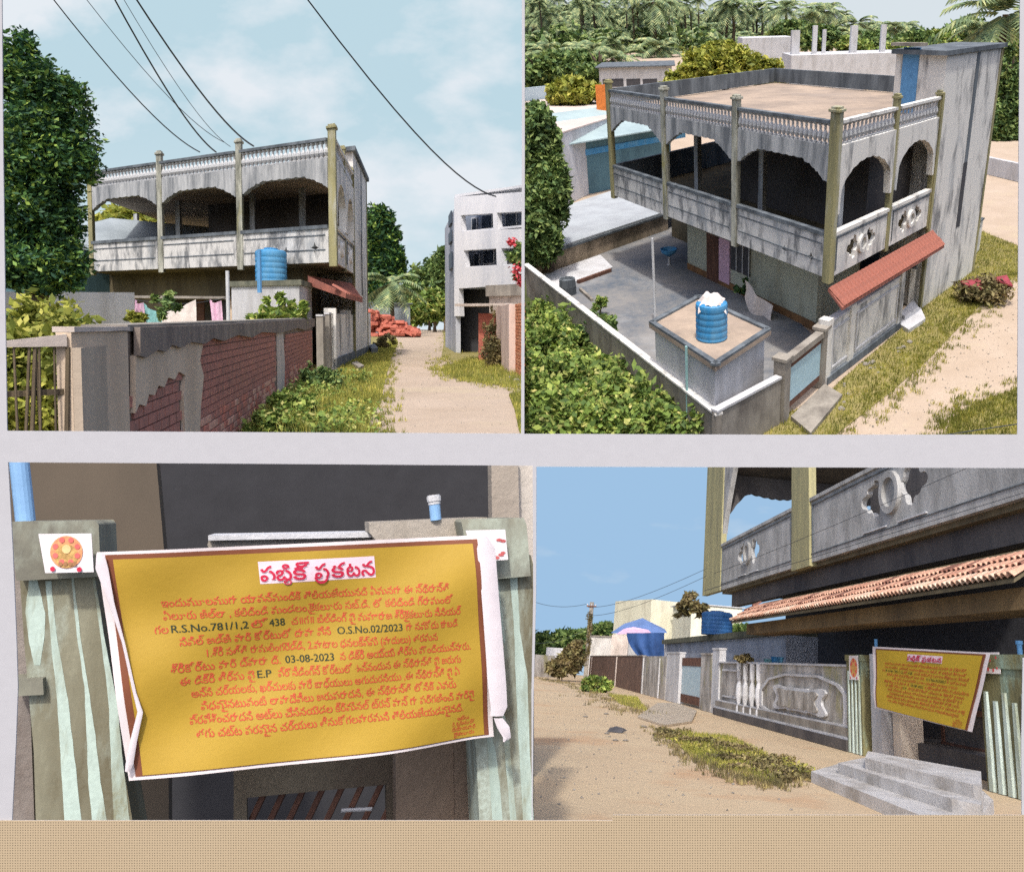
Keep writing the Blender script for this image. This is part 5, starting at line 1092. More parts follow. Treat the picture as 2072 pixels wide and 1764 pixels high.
# compound wall: relief panel, baluster cluster, plinths
zt = tz(1565, 1344)[1]; cw = Thing(s, 'compound_wall', (*onp(T1(1535)), 0), 'mossy grey compound wall with a quatrefoil relief left of the banner', 'wall')
M_cw = weather('mossy_lime_plaster', K(190,186,180), K(112,106,98), .45, 1.6, .5, .1, second=K(146,142,96))
tp0, tp1 = T1(1533), T1(1724); cw.part('wall', MB().wall(onp(tp0), onp(tp1), 0, zt, .2), M_cw); cw.part('coping', MB().wall(onp(T1(1452)), onp(tp1), zt, zt+.05, .28, off=-.04), M_pale)
cw.part('wall', MB().wall(onp(T1(1452)), onp(tp0), 0, zt, .16, off=.06), M_cw)
for off, z0, z1, m in ((-.16, 0, .22, M_dark), (-.12, .22, .27, M_pale), (-.08, .27, .46, M_slab), (-.06, .46, .50, M_pale)): cw.part('plinth', MB().wall(onp(T1(1452)+.02), onp(tp1), z0, z1, -off, off=off), m)
oct_ = [tz(*p) for p in ((1540,1395),(1556,1372),(1590,1362),(1660,1366),(1700,1384),(1716,1404),(1718,1440),(1716,1478),(1640,1462),(1556,1440),(1540,1428))]
cw.part('recess_frame', on_wall(A_, B_, plate(oct_, [[(np.mean([q[0] for q in oct_])+(x-np.mean([q[0] for q in oct_]))*.94, np.mean([q[1] for q in oct_])+(z-np.mean([q[1] for q in oct_]))*.9) for x, z in oct_]], .05), off=-.03), M_pale)
ctr = tz(1618, 1415); ww, hh = (tz(1680,1415)[0]-tz(1562,1415)[0])/2, .36; rel = []
for i in range(48):
    a_ = 6.283*i/48; r_ = 1+.16*math.cos(4*a_+3.14)*1.0; x_ = abs(math.cos(a_))**.7*math.copysign(1, math.cos(a_)); y_ = abs(math.sin(a_))**.7*math.copysign(1, math.sin(a_)); notch = 1-.2*math.exp(-((abs(abs(math.cos(a_))-.42))/.1)**2)
    rel.append((ctr[0]+x_*ww*notch*r_*.92, ctr[1]+y_*hh*notch*r_*.92))
cw.part('relief', on_wall(A_, B_, plate(rel, [], .07), off=-.05), M_pale); cw.part('relief', on_wall(A_, B_, plate([(ctr[0]+(x-ctr[0])*.78, ctr[1]+(z-ctr[1])*.74) for x, z in rel], [], .05), off=-.1), M_cw)
for u in (1497, 1510, 1524, 1537):
    t_ = T1(u); q = onp(t_, -.03); cw.part('turned_baluster', MB().lathe((q[0], q[1], .27), [(.09, 0), (.09, .12), (.05, .2), (.11, .5), (.1, .75), (.05, .92), (.08, 1.0), (.09, zt-.27)], 10), M_pale)
mo = MB(); ta, tb = T1(1460), T1(1488); mo.wall(onp(ta), onp(tb), .62, .66, .05, off=.02); mo.wall(onp(ta), onp(tb), zt-.26, zt-.2, .07, off=0); cw.part('moulding', mo, M_pale)
def wpost(u0, u1, vt, vb, mat, label, th=.25, name='gate_post', cap=True, off=0.0):
    t0, t1 = T1(u0, vb, off), T1(u1, vb, off); z1 = tz(u0, vt, off)[1]; T_ = Thing(s, name, (*onp(t0, off), 0), label, 'post')
    T_.part('post', MB().wall(onp(t0), onp(t1), 0, z1-.04, th, off=off), mat)
    if cap: T_.part('cap', MB().wall(onp(t0-.03), onp(t1+.03), z1-.04, z1+.02, th+.06, off=off-.03), mat)
    return T_
wpost(1438, 1452, 1312, 1440, M_pale, 'slim white post at the left end of the relief wall')
wpost(1415, 1437, 1322, 1430, M_cw, 'stained grey post right of the pale blue side gate')
wpost(1345, 1371, 1320, 1421, M_pale, 'clean cream square column left of the pale blue side gate')
g0, g1 = T1(1373, 1416), T1(1414, 1416); gt = Thing(s, 'side_gate', (*onp(g0), 0), 'pale blue metal side gate between the cream column and the grey post', 'gate')
zg = tz(1373, 1329)[1]; gt.part('panel', MB().wall(onp(g0), onp(g1), .42, zg-.35, .03, off=.1), plain('side_gate_blue', K(176,196,204), .5, .06)); gt.part('rail', MB().wall(onp(g0), onp(g1), zg-.35, zg-.02, .06, off=.08), M_wood); gt.part('rail', MB().wall(onp(g0), onp(g1), .1, .42, .06, off=.08), M_wood)
zw = tz(1310, 1327)[1]; t0, t1 = T1(1296), T1(1345); gw = Thing(s, 'grey_wall', (*onp(t0), 0), 'grey rendered wall piece left of the cream column', 'wall'); gw.part('wall', MB().wall(onp(t0), onp(t1), 0, zw, .2), M_cw)
for u in (1299, 1332): gw.part('pilaster', MB().wall(onp(T1(u)), onp(T1(u)+.12), 0, zw-.1, .05, off=-.055), M_pale)
t0, t1 = T1(1188), T1(1296); bwl = Thing(s, 'brick_wall', (*onp(t0), 0), 'dark brown brick wall behind the green shrub along the street', 'wall'); bwl.part('wall', MB().wall(onp(t0), onp(t1), 0, zw, .2), weather('old_brown_brick', K(124,100,88), K(92,74,66), .5, 2, 1, .15)); bwl.part('coping', MB().wall(onp(t0), onp(t1), zw, zw+.05, .26, off=-.03), M_slab)
for u in (1192, 1243): bwl.part('pilaster', MB().wall(onp(T1(u)), onp(T1(u)+.3), 0, zw-.03, .05, off=-.055), M_pll)
# pump room face with mossy roof, tank, tarps
o_ = 2.0; t0, t1 = tz(1345, 1330, o_)[0], tz(1590, 1330, o_)[0]; zr = tz(1345, 1303, o_)[1]
pr_ = Thing(s, 'pump_room', (*onp(t0, o_), 0), 'blue-grey walled room with a mossy slab roof behind the side gate', 'building'); pr_.part('wall', MB().wall(onp(t0), onp(t1), 0, zr, 3, off=o_), weather('shaded_blue_wall', K(166,172,182), K(136,140,148), .4, .8, .4, .05)); pr_.part('roof', MB().wall(onp(t0-.2), onp(t1), zr, zr+.25, 3.4, off=o_-.2), weather('mossy_slab', K(118,116,100), K(78,82,66), .5, 2.5, .5, .15))
pr_.part('corner', MB().wall(onp(t0), onp(t0+.5), 0, zr, .04, off=o_-.045), M_pale)
tc_ = s.at(1450, 1280, s.pr(*onp((t0*.5+t1*.5), o_+1))[2])[:2]; D_ = s.pr(*tc_, 2)[2]; R_ = 32/FL*D_; zb = zr+.25
water_tank(s, tc_, zb, R_, s.Z(tc_, 1236)-zb, 'dark blue water tank standing under the tiled eave on the mossy roof', M_tank=weather('dark_blue_tank', K(44,92,146), K(66,110,156), .4, 3, .6, .05, rough=.5, bump=.03))
def blockf(name, u0, u1, vt, D, dep, mat, label, cat='building', rot=0, **k):
    a_, b_ = s.at(u0, 1320, D), s.at(u1, 1320, D+rot); return building(s, name, a_, b_, D, s.Z(a_, vt), dep, mat, label, cat, **k)
blockf('white_outhouse', 1187, 1268, 1287, 84, 8, weather('white_stained', K(206,204,200), K(150,146,140), .4, 1, .4, .08), 'small white outhouse with stained top behind the brick wall', rot=-3, over=.15, roofm=M_slab)
ctop = s.at(1245, 1300, 62); single(s, 'wall_pier', MB().box(ctop[0]-.3, ctop[1], 0, ctop[0]+1.0, ctop[1]+1.2, s.Z(ctop, 1284)), M_pll, 'pinkish pier between the white outhouse and the blue tarpaulin', 'pier')
M_tarp = plain('blue_tarpaulin', K(58,90,144), .5, .12, 1.5); M_tarp2 = plain('light_blue_tarpaulin', K(110,138,190), .5, .1, 1.5)
D_ = 54; V = []; Fc = []; n = 18
for j in range(n+1):
    for i in range(n+1):
        x, y = i/n, j/n; u = 1268+x*76+(1-x)*y*y*28; v = 1280+y*(62-10*(1-x)); p = s.at(u, v, D_); V.append((p[0], p[1]+.25*math.sin(6*x+2*y)+.12*math.sin(17*x), p[2]))
for j in range(n):
    for i in range(n): k = j*(n+1)+i; Fc.append((k, k+1, k+n+2, k+n+1))
single(s, 'tarpaulin', (np.array(V), Fc), M_tarp, 'dark blue tarpaulin hanging behind the street wall', 'tarpaulin', smooth=True)
a_, b_, c_, d_, e_ = s.at(1236, 1280, 57), s.at(1350, 1280, 57), s.at(1300, 1250, 60), s.at(1262, 1262, 59), s.at(1345, 1272, 62)
single(s, 'tarpaulin', MB().add([a_, s.at(1290, 1283, 55), b_, e_, c_, d_], [(0, 1, 5), (1, 4, 5), (1, 2, 4), (2, 3, 4)]), M_tarp2, 'light blue tarpaulin tent roof beside the pink sheet', 'tarpaulin')
single(s, 'plastic_sheet', MB().add([s.at(1246, 1283, 54.6), s.at(1320, 1282, 54.6), s.at(1312, 1274, 55.6), s.at(1282, 1268, 56), s.at(1262, 1272, 55.8)], [(0, 1, 2, 3, 4)]), M_pink, 'crumpled pink and white plastic sheet on the blue tarpaulins', 'sheet')
blockf('yellow_house', 1312, 1400, 1212, 110, 10, weather('cream_house', K(222,218,194), K(186,180,160), .35, .5, .4, .06), 'tall cream house with a plain sunlit side wall beyond the tarpaulins', rot=4, over=.0)
blockf('cream_house', 1395, 1500, 1222, 102, 8, weather('cream_house2', K(224,222,202), K(196,190,172), .35, .5, .4, .06), 'cream house with a pale balcony band behind the feathery tree', rot=2, over=.3, roofm=M_pale)
plant(s, 'feathery_tree', 1401, 1222, 70, [(0, 0, 26, 20), (-22, 18, 18, 8), (18, 16, 20, 8)], 900, .3, M_leafO, 'feathery pale tree in front of the cream house', 'tree', trunk=3.6, tr_r=.08)
for i, (u, v, D, bl) in enumerate([(1125,1305,150,[(0,0,52,26),(-30,12,30,24),(40,14,34,20)]),(1225,1276,140,[(0,0,28,12)]),(1180,1300,145,[(0,0,40,22)]),(1500,1290,60,[(0,0,24,12)])]):
    plant(s, 'distant_tree', u, v, D, bl, 6000, .6, M_leafM, ['dark green rounded trees at the left end of the street', 'small dark tree right of the pole over the outhouse', 'green tree directly behind the leaning pole', 'small tree glimpsed under the tiled eave'][i], 'tree', 'trees at the far end of the street', trunk=1.5)
blockf('white_hut', 1105, 1142, 1309, 95, 3, M_pale, 'tiny white hut under the dark trees at the far left', 'hut')
blockf('low_wall', 1060, 1124, 1322, 68, .3, M_cw, 'low pale stained wall at the left edge of the street', 'wall', rot=4)
plant(s, 'dry_shrub', 1152, 1338, 61, [(0, 0, 24, 26), (-22, 12, 20, 16), (14, -18, 16, 20)], 3400, .26, M_leafO, 'large brownish dry shrub left of the vine-covered pole', 'shrub')
pq = s.G(1184, 1376); Dp = s.pr(*pq)[2]; pt = s.at(1184, 1213, Dp); po = Thing(s, 'utility_pole', (*pq, 0), 'weathered concrete utility pole with climbing vine and crossarm', 'utility pole')
po.part('pole', MB().box(pq[0]-.17, pq[1]-.15, 0, pq[0]+.17, pq[1]+.15, pt[2]), M_slab); po.part('crossarm', MB().box(pq[0]-.42, pq[1]-.25, pt[2]-.42, pq[0]+.42, pq[1]-.16, pt[2]-.3), M_wood)
for x_ in (-.36, .0, .36): po.part('insulator', MB().lathe((pq[0]+x_, pq[1]-.2, pt[2]-.3), [(.05, 0), (.06, .05), (.03, .14)], 8), M_pale)
vi = clumps([(pq[0]+rp_.uniform(-.12, .12), pq[1]-.2, pt[2]*f, .24, .12, .55) for f in (.3, .42, .55, .66, .78)], 1500, spread=.35); po.part('vine', foliage(s, vi, .07), M_leafO)
for i, (u0, v0, D0, u1, v1, D1, lab) in enumerate([(1186,1222,Dp,1075,1215,Dp+4,'wire from the pole top towards the left edge'),(1190,1228,Dp,1430,1150,26,'upper wire rising from the pole to the house corner'),(1190,1245,Dp,1430,1165,26,'lower wire rising from the pole to the house corner'),(1182,1275,Dp,1078,1300,Dp+4,'low wire sagging left from the pole')]): wire(s, u0, v0, D0, u1, v1, D1, .018, lab, sag=.35, group='street wires')
plant(s, 'green_shrub', 1208, 1384, s.pr(*s.G(1208, 1400))[2]+.1, [(0, 0, 30, 14), (-16, 6, 18, 10), (22, 2, 16, 10)], 2200, .09, M_leafG, 'broad-leaved green shrub at the foot of the dark brick wall', 'shrub', aspect=.6)
p = s.G(1250, 1481); single(s, 'debris', MB().add([(p[0]-.25, p[1], 0), (p[0]+.1, p[1]-.1, .0), (p[0]+.22, p[1]+.06, .05), (p[0]-.05, p[1]+.12, .12), (p[0]-.2, p[1]+.1, .08), (p[0]+.12, p[1]-.02, .1)], [(0, 1, 5, 3), (1, 2, 5), (0, 3, 4), (2, 3, 5), (0, 1, 2, 3, 4)]), M_blk, 'small dark scrap lying in the middle of the sandy street', 'scrap')
for i in range(16):
    u, v = rp_.uniform(1180, 1380), rp_.uniform(1398, 1500); p = s.G(u, v); r_ = rp_.uniform(.03, .08); single(s, 'stone', MB().lathe((p[0], p[1], -.01), [(r_, 0), (r_*1.3, r_*.3), (r_*.5, r_*.7)], 6), M_slab, 'small stone on the sandy street in front of the dark brick wall', 'stone', 'stones on the sandy street')
# upper verandah
ob = .35; HB = Thing(s, 'verandah_house', (*onp(0, ob), 0), 'street front of the house: patterned verandah parapets over a long tiled eave', 'house')
def F(u, v): return tz(u, v, ob)
a0, b0 = A_+nn*ob, B_+nn*ob
def fplate(name, outer, holes, th, off, mat, parent=None, **k): return HB.part(name, on_wall(a0, b0, plate(outer, holes, th), off=off), mat, parent, **k)
zU = F(1438, 1200)[1]; zP = F(1578, 1041)[1]; tA, tB, tC = F(1460, 1150)[0], F(1606, 1100)[0], F(1642, 1080)[0]; tE = F(2090, 980)[0]+.6; zTop = F(1425, 905)[1]
hh = zP-zU; print('BR', zU, zP, tA, tB, tC, tE, zTop, 'wall', zt)
zlow = .3
def chaikin(p):
    q = []
    for i in range(len(p)): a_, b_ = p[i], p[(i+1) % len(p)]; q += [(a_[0]*.75+b_[0]*.25, a_[1]*.75+b_[1]*.25), (a_[0]*.25+b_[0]*.75, a_[1]*.25+b_[1]*.75)]
    return q
def par(t0, t1, cxs, r_):
    L = t1-t0; holes = []; hz = hh-zlow-.1
    for cx, k in cxs:
        holes += [chaikin(cloud(cx-r_*2.1, zlow+hz*.5, r_*2.7, hz*.66)), chaikin(cloud(cx+r_*2.1, zlow+hz*.5, r_*2.7, hz*.66, -1))]
    p = fplate('parapet', [(t0, zU), (t1, zU), (t1, zP-.1), (t0, zP-.1)], [[(t0+x, zU+y) for x, y in h] for h in holes], .14, .07, M_cwb)
    for cx, k in cxs:
        fplate('ring', circle(t0+cx, zU+zlow+hz*.5, r_, 36), [circle(t0+cx, zU+zlow+hz*.5, r_*.68, 36)], .16, -.02, M_cwb, p)
        fplate('disc', circle(t0+cx, zU+zlow+hz*.5, r_*.7, 28), [], .04, .06, M_slab, p)
        for sg in (-1, 1): fplate('moulding', [(t0+cx+sg*r_*.6, zU+zlow*.9), (t0+cx+sg*r_*3.2, zU+zlow*.9), (t0+cx+sg*r_*3.2, zU+zlow*.9+.03), (t0+cx+sg*r_*.6, zU+zlow*.9+.03)][::sg], [], .05, -.02, M_pale, p)
    HB.part('coping', MB().wall(onp(t0), onp(t1), zP-.1, zP, .22, off=ob-.06), M_cwb, p)
    f = MB()
    for z_ in (zP-.2,): f.wall(onp(t0+.14), onp(t1-.14), z_-.03, z_, .03, off=ob-.035)
    for t_ in (t0+.14, t1-.18): f.wall(onp(t_), onp(t_+.04), zU+zlow, zP-.24, .03, off=ob-.037)
    f.wall(onp(t0), onp(t1), zU+zlow*.72, zU+zlow*.72+.02, .02, off=ob-.022)
    HB.part('moulding', f, M_grey, p)
M_cwb = weather('grey_cast_parapet', K(178,178,176), K(128,128,126), .45, 1.6, .4, .08)
M_yp = weather('yellow_lichen_post', K(172,166,124), K(132,130,106), .4, 2, .15, .08)
c1 = F(1514, 1119)[0]-tA; c2 = F(1805, 1010)[0]-tC
par(tA, tB, [(c1, 1)], hh*.22); par(tC, tE, [(c2, 1)], hh*.27)
# posts: corner post and yellow middle post, both to above the opening
pt0 = F(1424, 1190)[0]
HB.part('post', MB().wall(onp(pt0), onp(tA), zU-.02, zTop+1.0, .22, off=ob-.05), M_yp); HB.part('post', MB().wall(onp(tB-.0), onp(tC), zU-.1, zTop+1.0, .22, off=ob-.07), M_yp)
HB.part('floor_slab', MB().wall(onp(tA-.3), onp(tE), zU-.12, zU+.1, 6, off=ob+.14), M_olive)
# arch beam over first bay with scalloped bracket, inner beam with scallops
ts = ripple(tA, tB, .05); bz = F(1470, 1075)[1]; lo = []
for t_ in ts:
    x = (t_-tA)/(tB-tA); lo.append(bz+min(1, (x/.42))**.8*(zTop-bz+.5)+.04*abs(math.sin(x*30)) if x < .75 else zTop+.4)
HB.part('arch_beam', MB().curtain(a0, b0, ts, lo, [zTop+1.0]*len(ts), .2, off=0), M_cwb)
ts = ripple(tA-.3, tB+2.5, .12); z3 = s.W(a0+nn*3.2, b0+nn*3.2, 1520, 1002)[1]
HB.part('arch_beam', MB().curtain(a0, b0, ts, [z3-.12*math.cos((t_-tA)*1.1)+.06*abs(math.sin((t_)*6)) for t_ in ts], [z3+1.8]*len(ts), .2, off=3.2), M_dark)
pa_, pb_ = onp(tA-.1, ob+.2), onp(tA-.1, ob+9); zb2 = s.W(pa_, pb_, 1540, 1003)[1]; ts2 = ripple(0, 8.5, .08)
HB.part('arch_beam', MB().curtain(pa_, pb_, ts2, [zb2-max(0, 1-t_/.9)**1.3*1.0+.06*math.sin(t_*2.2)-.05*abs(math.sin(t_*9)) for t_ in ts2], [zTop+.6]*len(ts2), .2, off=-.1), M_dark)  # backlit shade of beam and ceiling is put into their dark colour
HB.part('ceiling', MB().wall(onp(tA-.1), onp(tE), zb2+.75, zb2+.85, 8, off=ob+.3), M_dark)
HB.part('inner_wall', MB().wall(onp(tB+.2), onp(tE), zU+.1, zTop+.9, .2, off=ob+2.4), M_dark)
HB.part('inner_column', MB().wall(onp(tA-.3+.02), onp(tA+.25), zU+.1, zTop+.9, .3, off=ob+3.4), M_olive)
# ground floor behind
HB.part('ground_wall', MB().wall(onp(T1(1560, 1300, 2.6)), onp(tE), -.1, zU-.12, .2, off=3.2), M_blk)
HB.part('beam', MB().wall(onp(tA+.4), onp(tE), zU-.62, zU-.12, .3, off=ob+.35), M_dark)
# tiled eave
def E(u, v, o): return s.W(A_+nn*o, B_+nn*o, u, v)
oo, oi = -.55, .45
zE0, zE1 = E(2049, 1166, oo)[1], E(1900, 1143, oi)[1]; te0 = E(1480, 1242, oo)[0]; te1 = tE
print('eave', zE0, zE1, te0, te1)
zE1 = max(zE1, zE0+.35)
mb = MB().hexa([(*onp(te0, oo), zE0-.09), (*onp(te1, oo), zE0-.09), (*onp(te1, oi), zE1-.09), (*onp(te0+.3, oi), zE1-.09)], [(*onp(te0, oo), zE0-.03), (*onp(te1, oo), zE0-.03), (*onp(te1, oi), zE1-.03), (*onp(te0+.3, oi), zE1-.03)])
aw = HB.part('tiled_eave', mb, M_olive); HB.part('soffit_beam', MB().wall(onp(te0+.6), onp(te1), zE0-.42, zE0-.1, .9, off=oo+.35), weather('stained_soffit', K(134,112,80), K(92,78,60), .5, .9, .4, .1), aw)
tms = [weather('eave_tile_'+n_, K(*c), K(*d), .4, 5, .7, .12) for n_, c, d in (('pink', (222,178,152), (186,136,112)), ('orange', (200,152,128), (160,114,98)), ('cream', (232,206,182), (196,160,136)), ('dark', (140,98,84), (104,78,70)))]
def tile_mesh(m):
    mb = MB(); prof = [(-.085, .0), (-.07, .055), (-.03, .085), (.02, .08), (.06, .03), (.085, .0)]
    V0 = [(x, 0, z) for x, z in prof]; V1 = [(x*.96, .32, z*.6-.012) for x, z in prof]; V2 = [(x*.8, 0, z-.018) for x, z in prof]
    mb.add(V0+V1+V2, [(i, i+1, i+7, i+6) for i in range(5)]+[(i, i+12, i+13, i+1) for i in range(5)]); return mesh('tile', mb, m)
tmm = [tile_mesh(m) for m in tms]; sl_ = math.hypot(oi-oo, zE1-zE0); tilt = math.atan2(zE1-zE0, oi-oo); rz = math.atan2(wd[1], wd[0]); rows = 4; nt_ = 0
for r in range(rows):
    f = r/rows; o1 = oo+(oi-oo)*f; z_ = zE0+(zE1-zE0)*f; t_ = te0+.05+(r % 2)*.08
    while t_ < te1:
        q = onp(t_, o1-.04); k_ = rp_.random(); m_ = (2 if k_ < .5 else 0) if r == 0 else (0 if k_ < .45 else 1 if k_ < .85 else 3) if r < 3 else (1 if k_ < .4 else 3)
        if s.inside(np.array([[q[0], q[1], z_]]))[0] and nt_ < 300: HB.inst('tile', tmm[m_], (q[0], q[1], z_-.01+rp_.uniform(0, .008)), rot=rz+rp_.uniform(-.03, .03), tilt=tilt, parent=aw); nt_ += 1
        t_ += .158
print('tiles', nt_)
# gate pillars, doorway, banner, steps
of = .12; AL, BL_ = A_, B_
T_, P0, P1, z1, d, n, w_ = pillar(s, A_, B_, 1722, 1752, 1325, .0, .5, 'left green-stained fluted gate pillar with a small orange sticker', of, flutes=4)
sticker(s, P0, d, n, w_*.62, z1-.28*w_*1.2, w_*.62, w_*.62, of+.03, 'small square sticker with an orange emblem on the left gate pillar')
t0, t1 = T1(1757, 1400), T1(1777, 1400); zc = tz(1757, 1322)[1]; wc = Thing(s, 'white_column', (*onp(t0), 0), 'smooth white column behind the left edge of the banner', 'column')
wc.part('shaft', MB().wall(onp(t0), onp(t1), 0, zc, .25, off=.05), M_pale); t2 = T1(1798, 1480); wc.part('reveal', MB().wall(onp(t1+.1), onp(t2), 0, tz(1790, 1430)[1]+.5, .5, off=.25), weather('cream_reveal', K(222,210,192), K(200,184,166), .4, 1, .5, .05))
q = onp(T1(1764, 1310), .1); zz = tz(1764, 1292)[1]; single(s, 'pipe', MB().tube([(*q, zc-.1), (*q, zz)], .035, 8), M_blue, 'thin pale blue pipe rising beside the white column', 'pipe')
T_, P0, P1, z1, d, n, w_ = pillar(s, A_, B_, 1992, 2092, 1325, .0, .5, 'right green and mint fluted gate pillar at the edge of the picture', of, flutes=5)
tS, zS = tz(2024, 1342); sticker(s, A_, d, n, tS, zS, w_*.36, w_*.24, of+.03, 'torn sticker with red marks on the right gate pillar', left=False)
q = onp(tz(2052, 1320)[0], .1); zz = tz(2052, 1295)[1]; single(s, 'pipe', MB().tube([(*q, z1-.1), (*q, zz-.06), (*q, zz-.055), (*q, zz)], [.04, .04, .055, .055], 10), M_blue, 'short blue pipe stub with a white cap on the right gate pillar', 'pipe')
gt = Thing(s, 'house_door', (*onp(T1(1960, 1500), 1.2), 0), 'dark brown panelled door leaf behind the banner', 'door')
ta, tb = tz(1905, 1500, 1.2)[0], tz(2010, 1500, 1.2)[0]; zd = tz(1950, 1410, 1.2)[1]
gt.part('frame', MB().wall(onp(ta), onp(ta+.1), 0.2, zd+.6, .08, off=1.2), M_wood); gt.part('rail', MB().wall(onp(ta), onp(tb), zd-.32, zd-.22, .08, off=1.19), M_wood); gt.part('panel', MB().wall(onp(ta+.1), onp(tb), .2, zd+.6, .04, off=1.24), M_dark); gt.part('rail', MB().wall(onp(ta), onp(tb), .3, .4, .08, off=1.18), M_wood)
single(s, 'porch_floor', MB().wall(onp(T1(1740)), onp(tE), 0.0, .36, 3.0, off=.62), M_dark, kind='structure')
bn = banner(s, A_-nn*.2, B_-nn*.2, [(1771,1308),(2014,1321),(1976,1481),(1776,1432)], 'yellow notice banner with rows of red print hung across the street doorway', .06, .06, inner=[(1779,1312),(2006,1324),(1968,1478),(1780,1430)], amp=.006)
stp = Thing(s, 'entrance_steps', (*onp(T1(1850, 1560), -.6), 0), 'three broad grey concrete steps up to the doorway under the banner', 'steps')
zs = [.12, .27, .42]
ta, tb = s.W(A_-nn*1.25, B_-nn*1.25, 1641, 1560)[0], T1(1985, 1600)+.1
pts = lambda o0, o1, z: [s.G(*p, z) for p in o0]
spec = [([(1641,1560),(1866,1650),(1985,1650),(2010,1618),(1990,1600),(1706,1542)], .14), ([(1695,1543),(1925,1615),(1985,1628),(1990,1600),(1749,1532)], .28), ([(1750,1533),(1969,1587),(1985,1590),(1985,1560),(1756,1519)], .42)]
zprev = -.02
for px_, z_ in spec:
    ptsl = [s.G(u, v, z_) for u, v in px_]; stp.part('step', MB().slab(ptsl[::-1], zprev, z_), M_stepc if 'M_stepc' in globals() else weather('step_concrete', K(194,192,190), K(150,144,136), .4, 1.6, 1, .07)); zprev = z_-.0 if False else -.02

plant(s, 'dark_shrub', 1503, 1332, s.pr(*onp(T1(1503), 1.2))[2], [(0, 0, 18, 8)], 600, .07, M_leafO, 'dark shrub showing over the balusters of the compound wall', 'shrub')
for u, v, m, lab in ((1573, 1336, M_tank, 'blue plastic tub showing just above the relief wall'), (1558, 1340, M_tealc, 'teal bucket beside the blue tub above the relief wall')):
    t_, z_ = tz(u, v, 1.0); q = onp(t_, 1.0); single(s, 'tub', MB().lathe((q[0], q[1], z_-.25), [(.14, 0), (.2, .3), (.22, .36), (.19, .36), (.15, .2)], 14), m, lab, 'tub')

gravel(s, [(1090,1640),(1090,1360),(1200,1400),(1330,1470),(1500,1580),(1640,1640)], 900, .008, .03, 'pebbles and crumbs on the sandy street')
wire(s, 1425, 1195, s.pr(*onp(T1(1425), -.5))[2], 2110, 985, 7.2, .012, 'thin dark cable running along the verandah parapet', sag=.0, group='street wires')
wire(s, 1445, 1160, s.pr(*onp(T1(1425), -.5))[2], 2110, 880, 7.2, .010, 'second dark cable crossing the verandah ornaments', sag=.05, group='street wires')
for i in range(40):
    u = rp_.uniform(1345, 1650); v = 1478+(u-1345)*.29+rp_.uniform(-4, 26); p = s.G(u, v); r_ = rp_.uniform(.04, .11)
    T_ = Thing(s, 'weed_tuft', (*p, 0), 'small dry weed tuft along the foot of the relief wall', 'weed', 'weed tufts at the relief wall'); C = np.array([p[0], p[1], r_*.5])+RNG.normal(size=(60, 3))*np.array([r_*1.6, r_*1.6, r_*.4]); T_.part('leaves', foliage(s, C[C[:, 2] > 0], .03), M_leafO if i % 2 else M_grass)

single(s, 'stray_grass', tufts(s, ground_poly(s, [(1330,1470),(1390,1530),(1480,1568),(1560,1592),(1640,1560)]), 4200, .07, .22, wid=.008), M_leafO, 'stray dry grass tufts round the creeping grass below the relief wall', 'grass', kind='stuff')
single(s, 'stray_grass', tufts(s, ground_poly(s, [(1090,1372),(1160,1385),(1230,1412),(1300,1450)]), 3000, .12, .5, wid=.012), M_leafO, 'stray dry grass tufts along the far left edge of the sandy street', 'grass', kind='stuff')
# ================================================================ BOTTOM LEFT: the banner on the gate, close up
s = BL
M_blkB = plain('black_porch_dark', K(54,54,57), .9, .06)  # near-black tone paints the darkness of the porch behind the banner
D0 = 2.6; C0 = s.at(545, 1300, D0); hx = -8500
# azimuth of the gate plane
dA = s.ray(hx, PY+(0)*1); 
def hv(u):
    lo, hi = -3000, 3000
    for _ in range(50):
        m_ = (lo+hi)/2
        if s.ray(u, m_)[2] > 0: lo = m_
        else: hi = m_
    return lo
dv_ = s.dirto(600, 1030); dh = np.array([dv_[1], -dv_[0]])
A_ = C0[:2]-dh*2; B_ = C0[:2]+dh*2; wd = dh; nn = np.array([-wd[1], wd[0]])
nn = nn if nn[1] > 0 else -nn
def tz(u, v, off=0.0): return s.W(A_+nn*off, B_+nn*off, u, v)
def onp(t, off=0.0): return A_+wd*t+nn*off
print('BL', A_, B_, tz(217, 1120), tz(960, 1085), tz(1000, 1495), s.pr(*onp(2), 0))
def pl(T_, name, px, th, off, mat, holes=(), parent=None, **k):
    o2 = [tz(u, v, off) for u, v in px]; return T_.part(name, on_wall(A_+nn*off, B_+nn*off, plate(o2, [[tz(u, v, off) for u, v in h] for h in holes], th)), mat, parent, **k)
# dark porch behind
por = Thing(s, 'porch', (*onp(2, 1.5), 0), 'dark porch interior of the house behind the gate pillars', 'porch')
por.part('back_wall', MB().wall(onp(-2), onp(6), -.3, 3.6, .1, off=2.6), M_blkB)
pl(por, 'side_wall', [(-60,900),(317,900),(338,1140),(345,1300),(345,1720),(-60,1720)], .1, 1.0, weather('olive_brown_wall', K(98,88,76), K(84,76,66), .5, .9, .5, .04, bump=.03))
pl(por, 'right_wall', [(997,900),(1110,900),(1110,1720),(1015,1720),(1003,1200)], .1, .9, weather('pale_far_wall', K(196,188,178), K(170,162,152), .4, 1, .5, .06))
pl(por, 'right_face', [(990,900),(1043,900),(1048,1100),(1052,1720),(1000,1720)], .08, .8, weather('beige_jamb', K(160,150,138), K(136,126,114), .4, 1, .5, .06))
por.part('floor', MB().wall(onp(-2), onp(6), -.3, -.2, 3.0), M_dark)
bm = Thing(s, 'beam', (*onp(2, .3), 1.5), 'weathered concrete lintel behind the top edge of the yellow banner', 'beam')
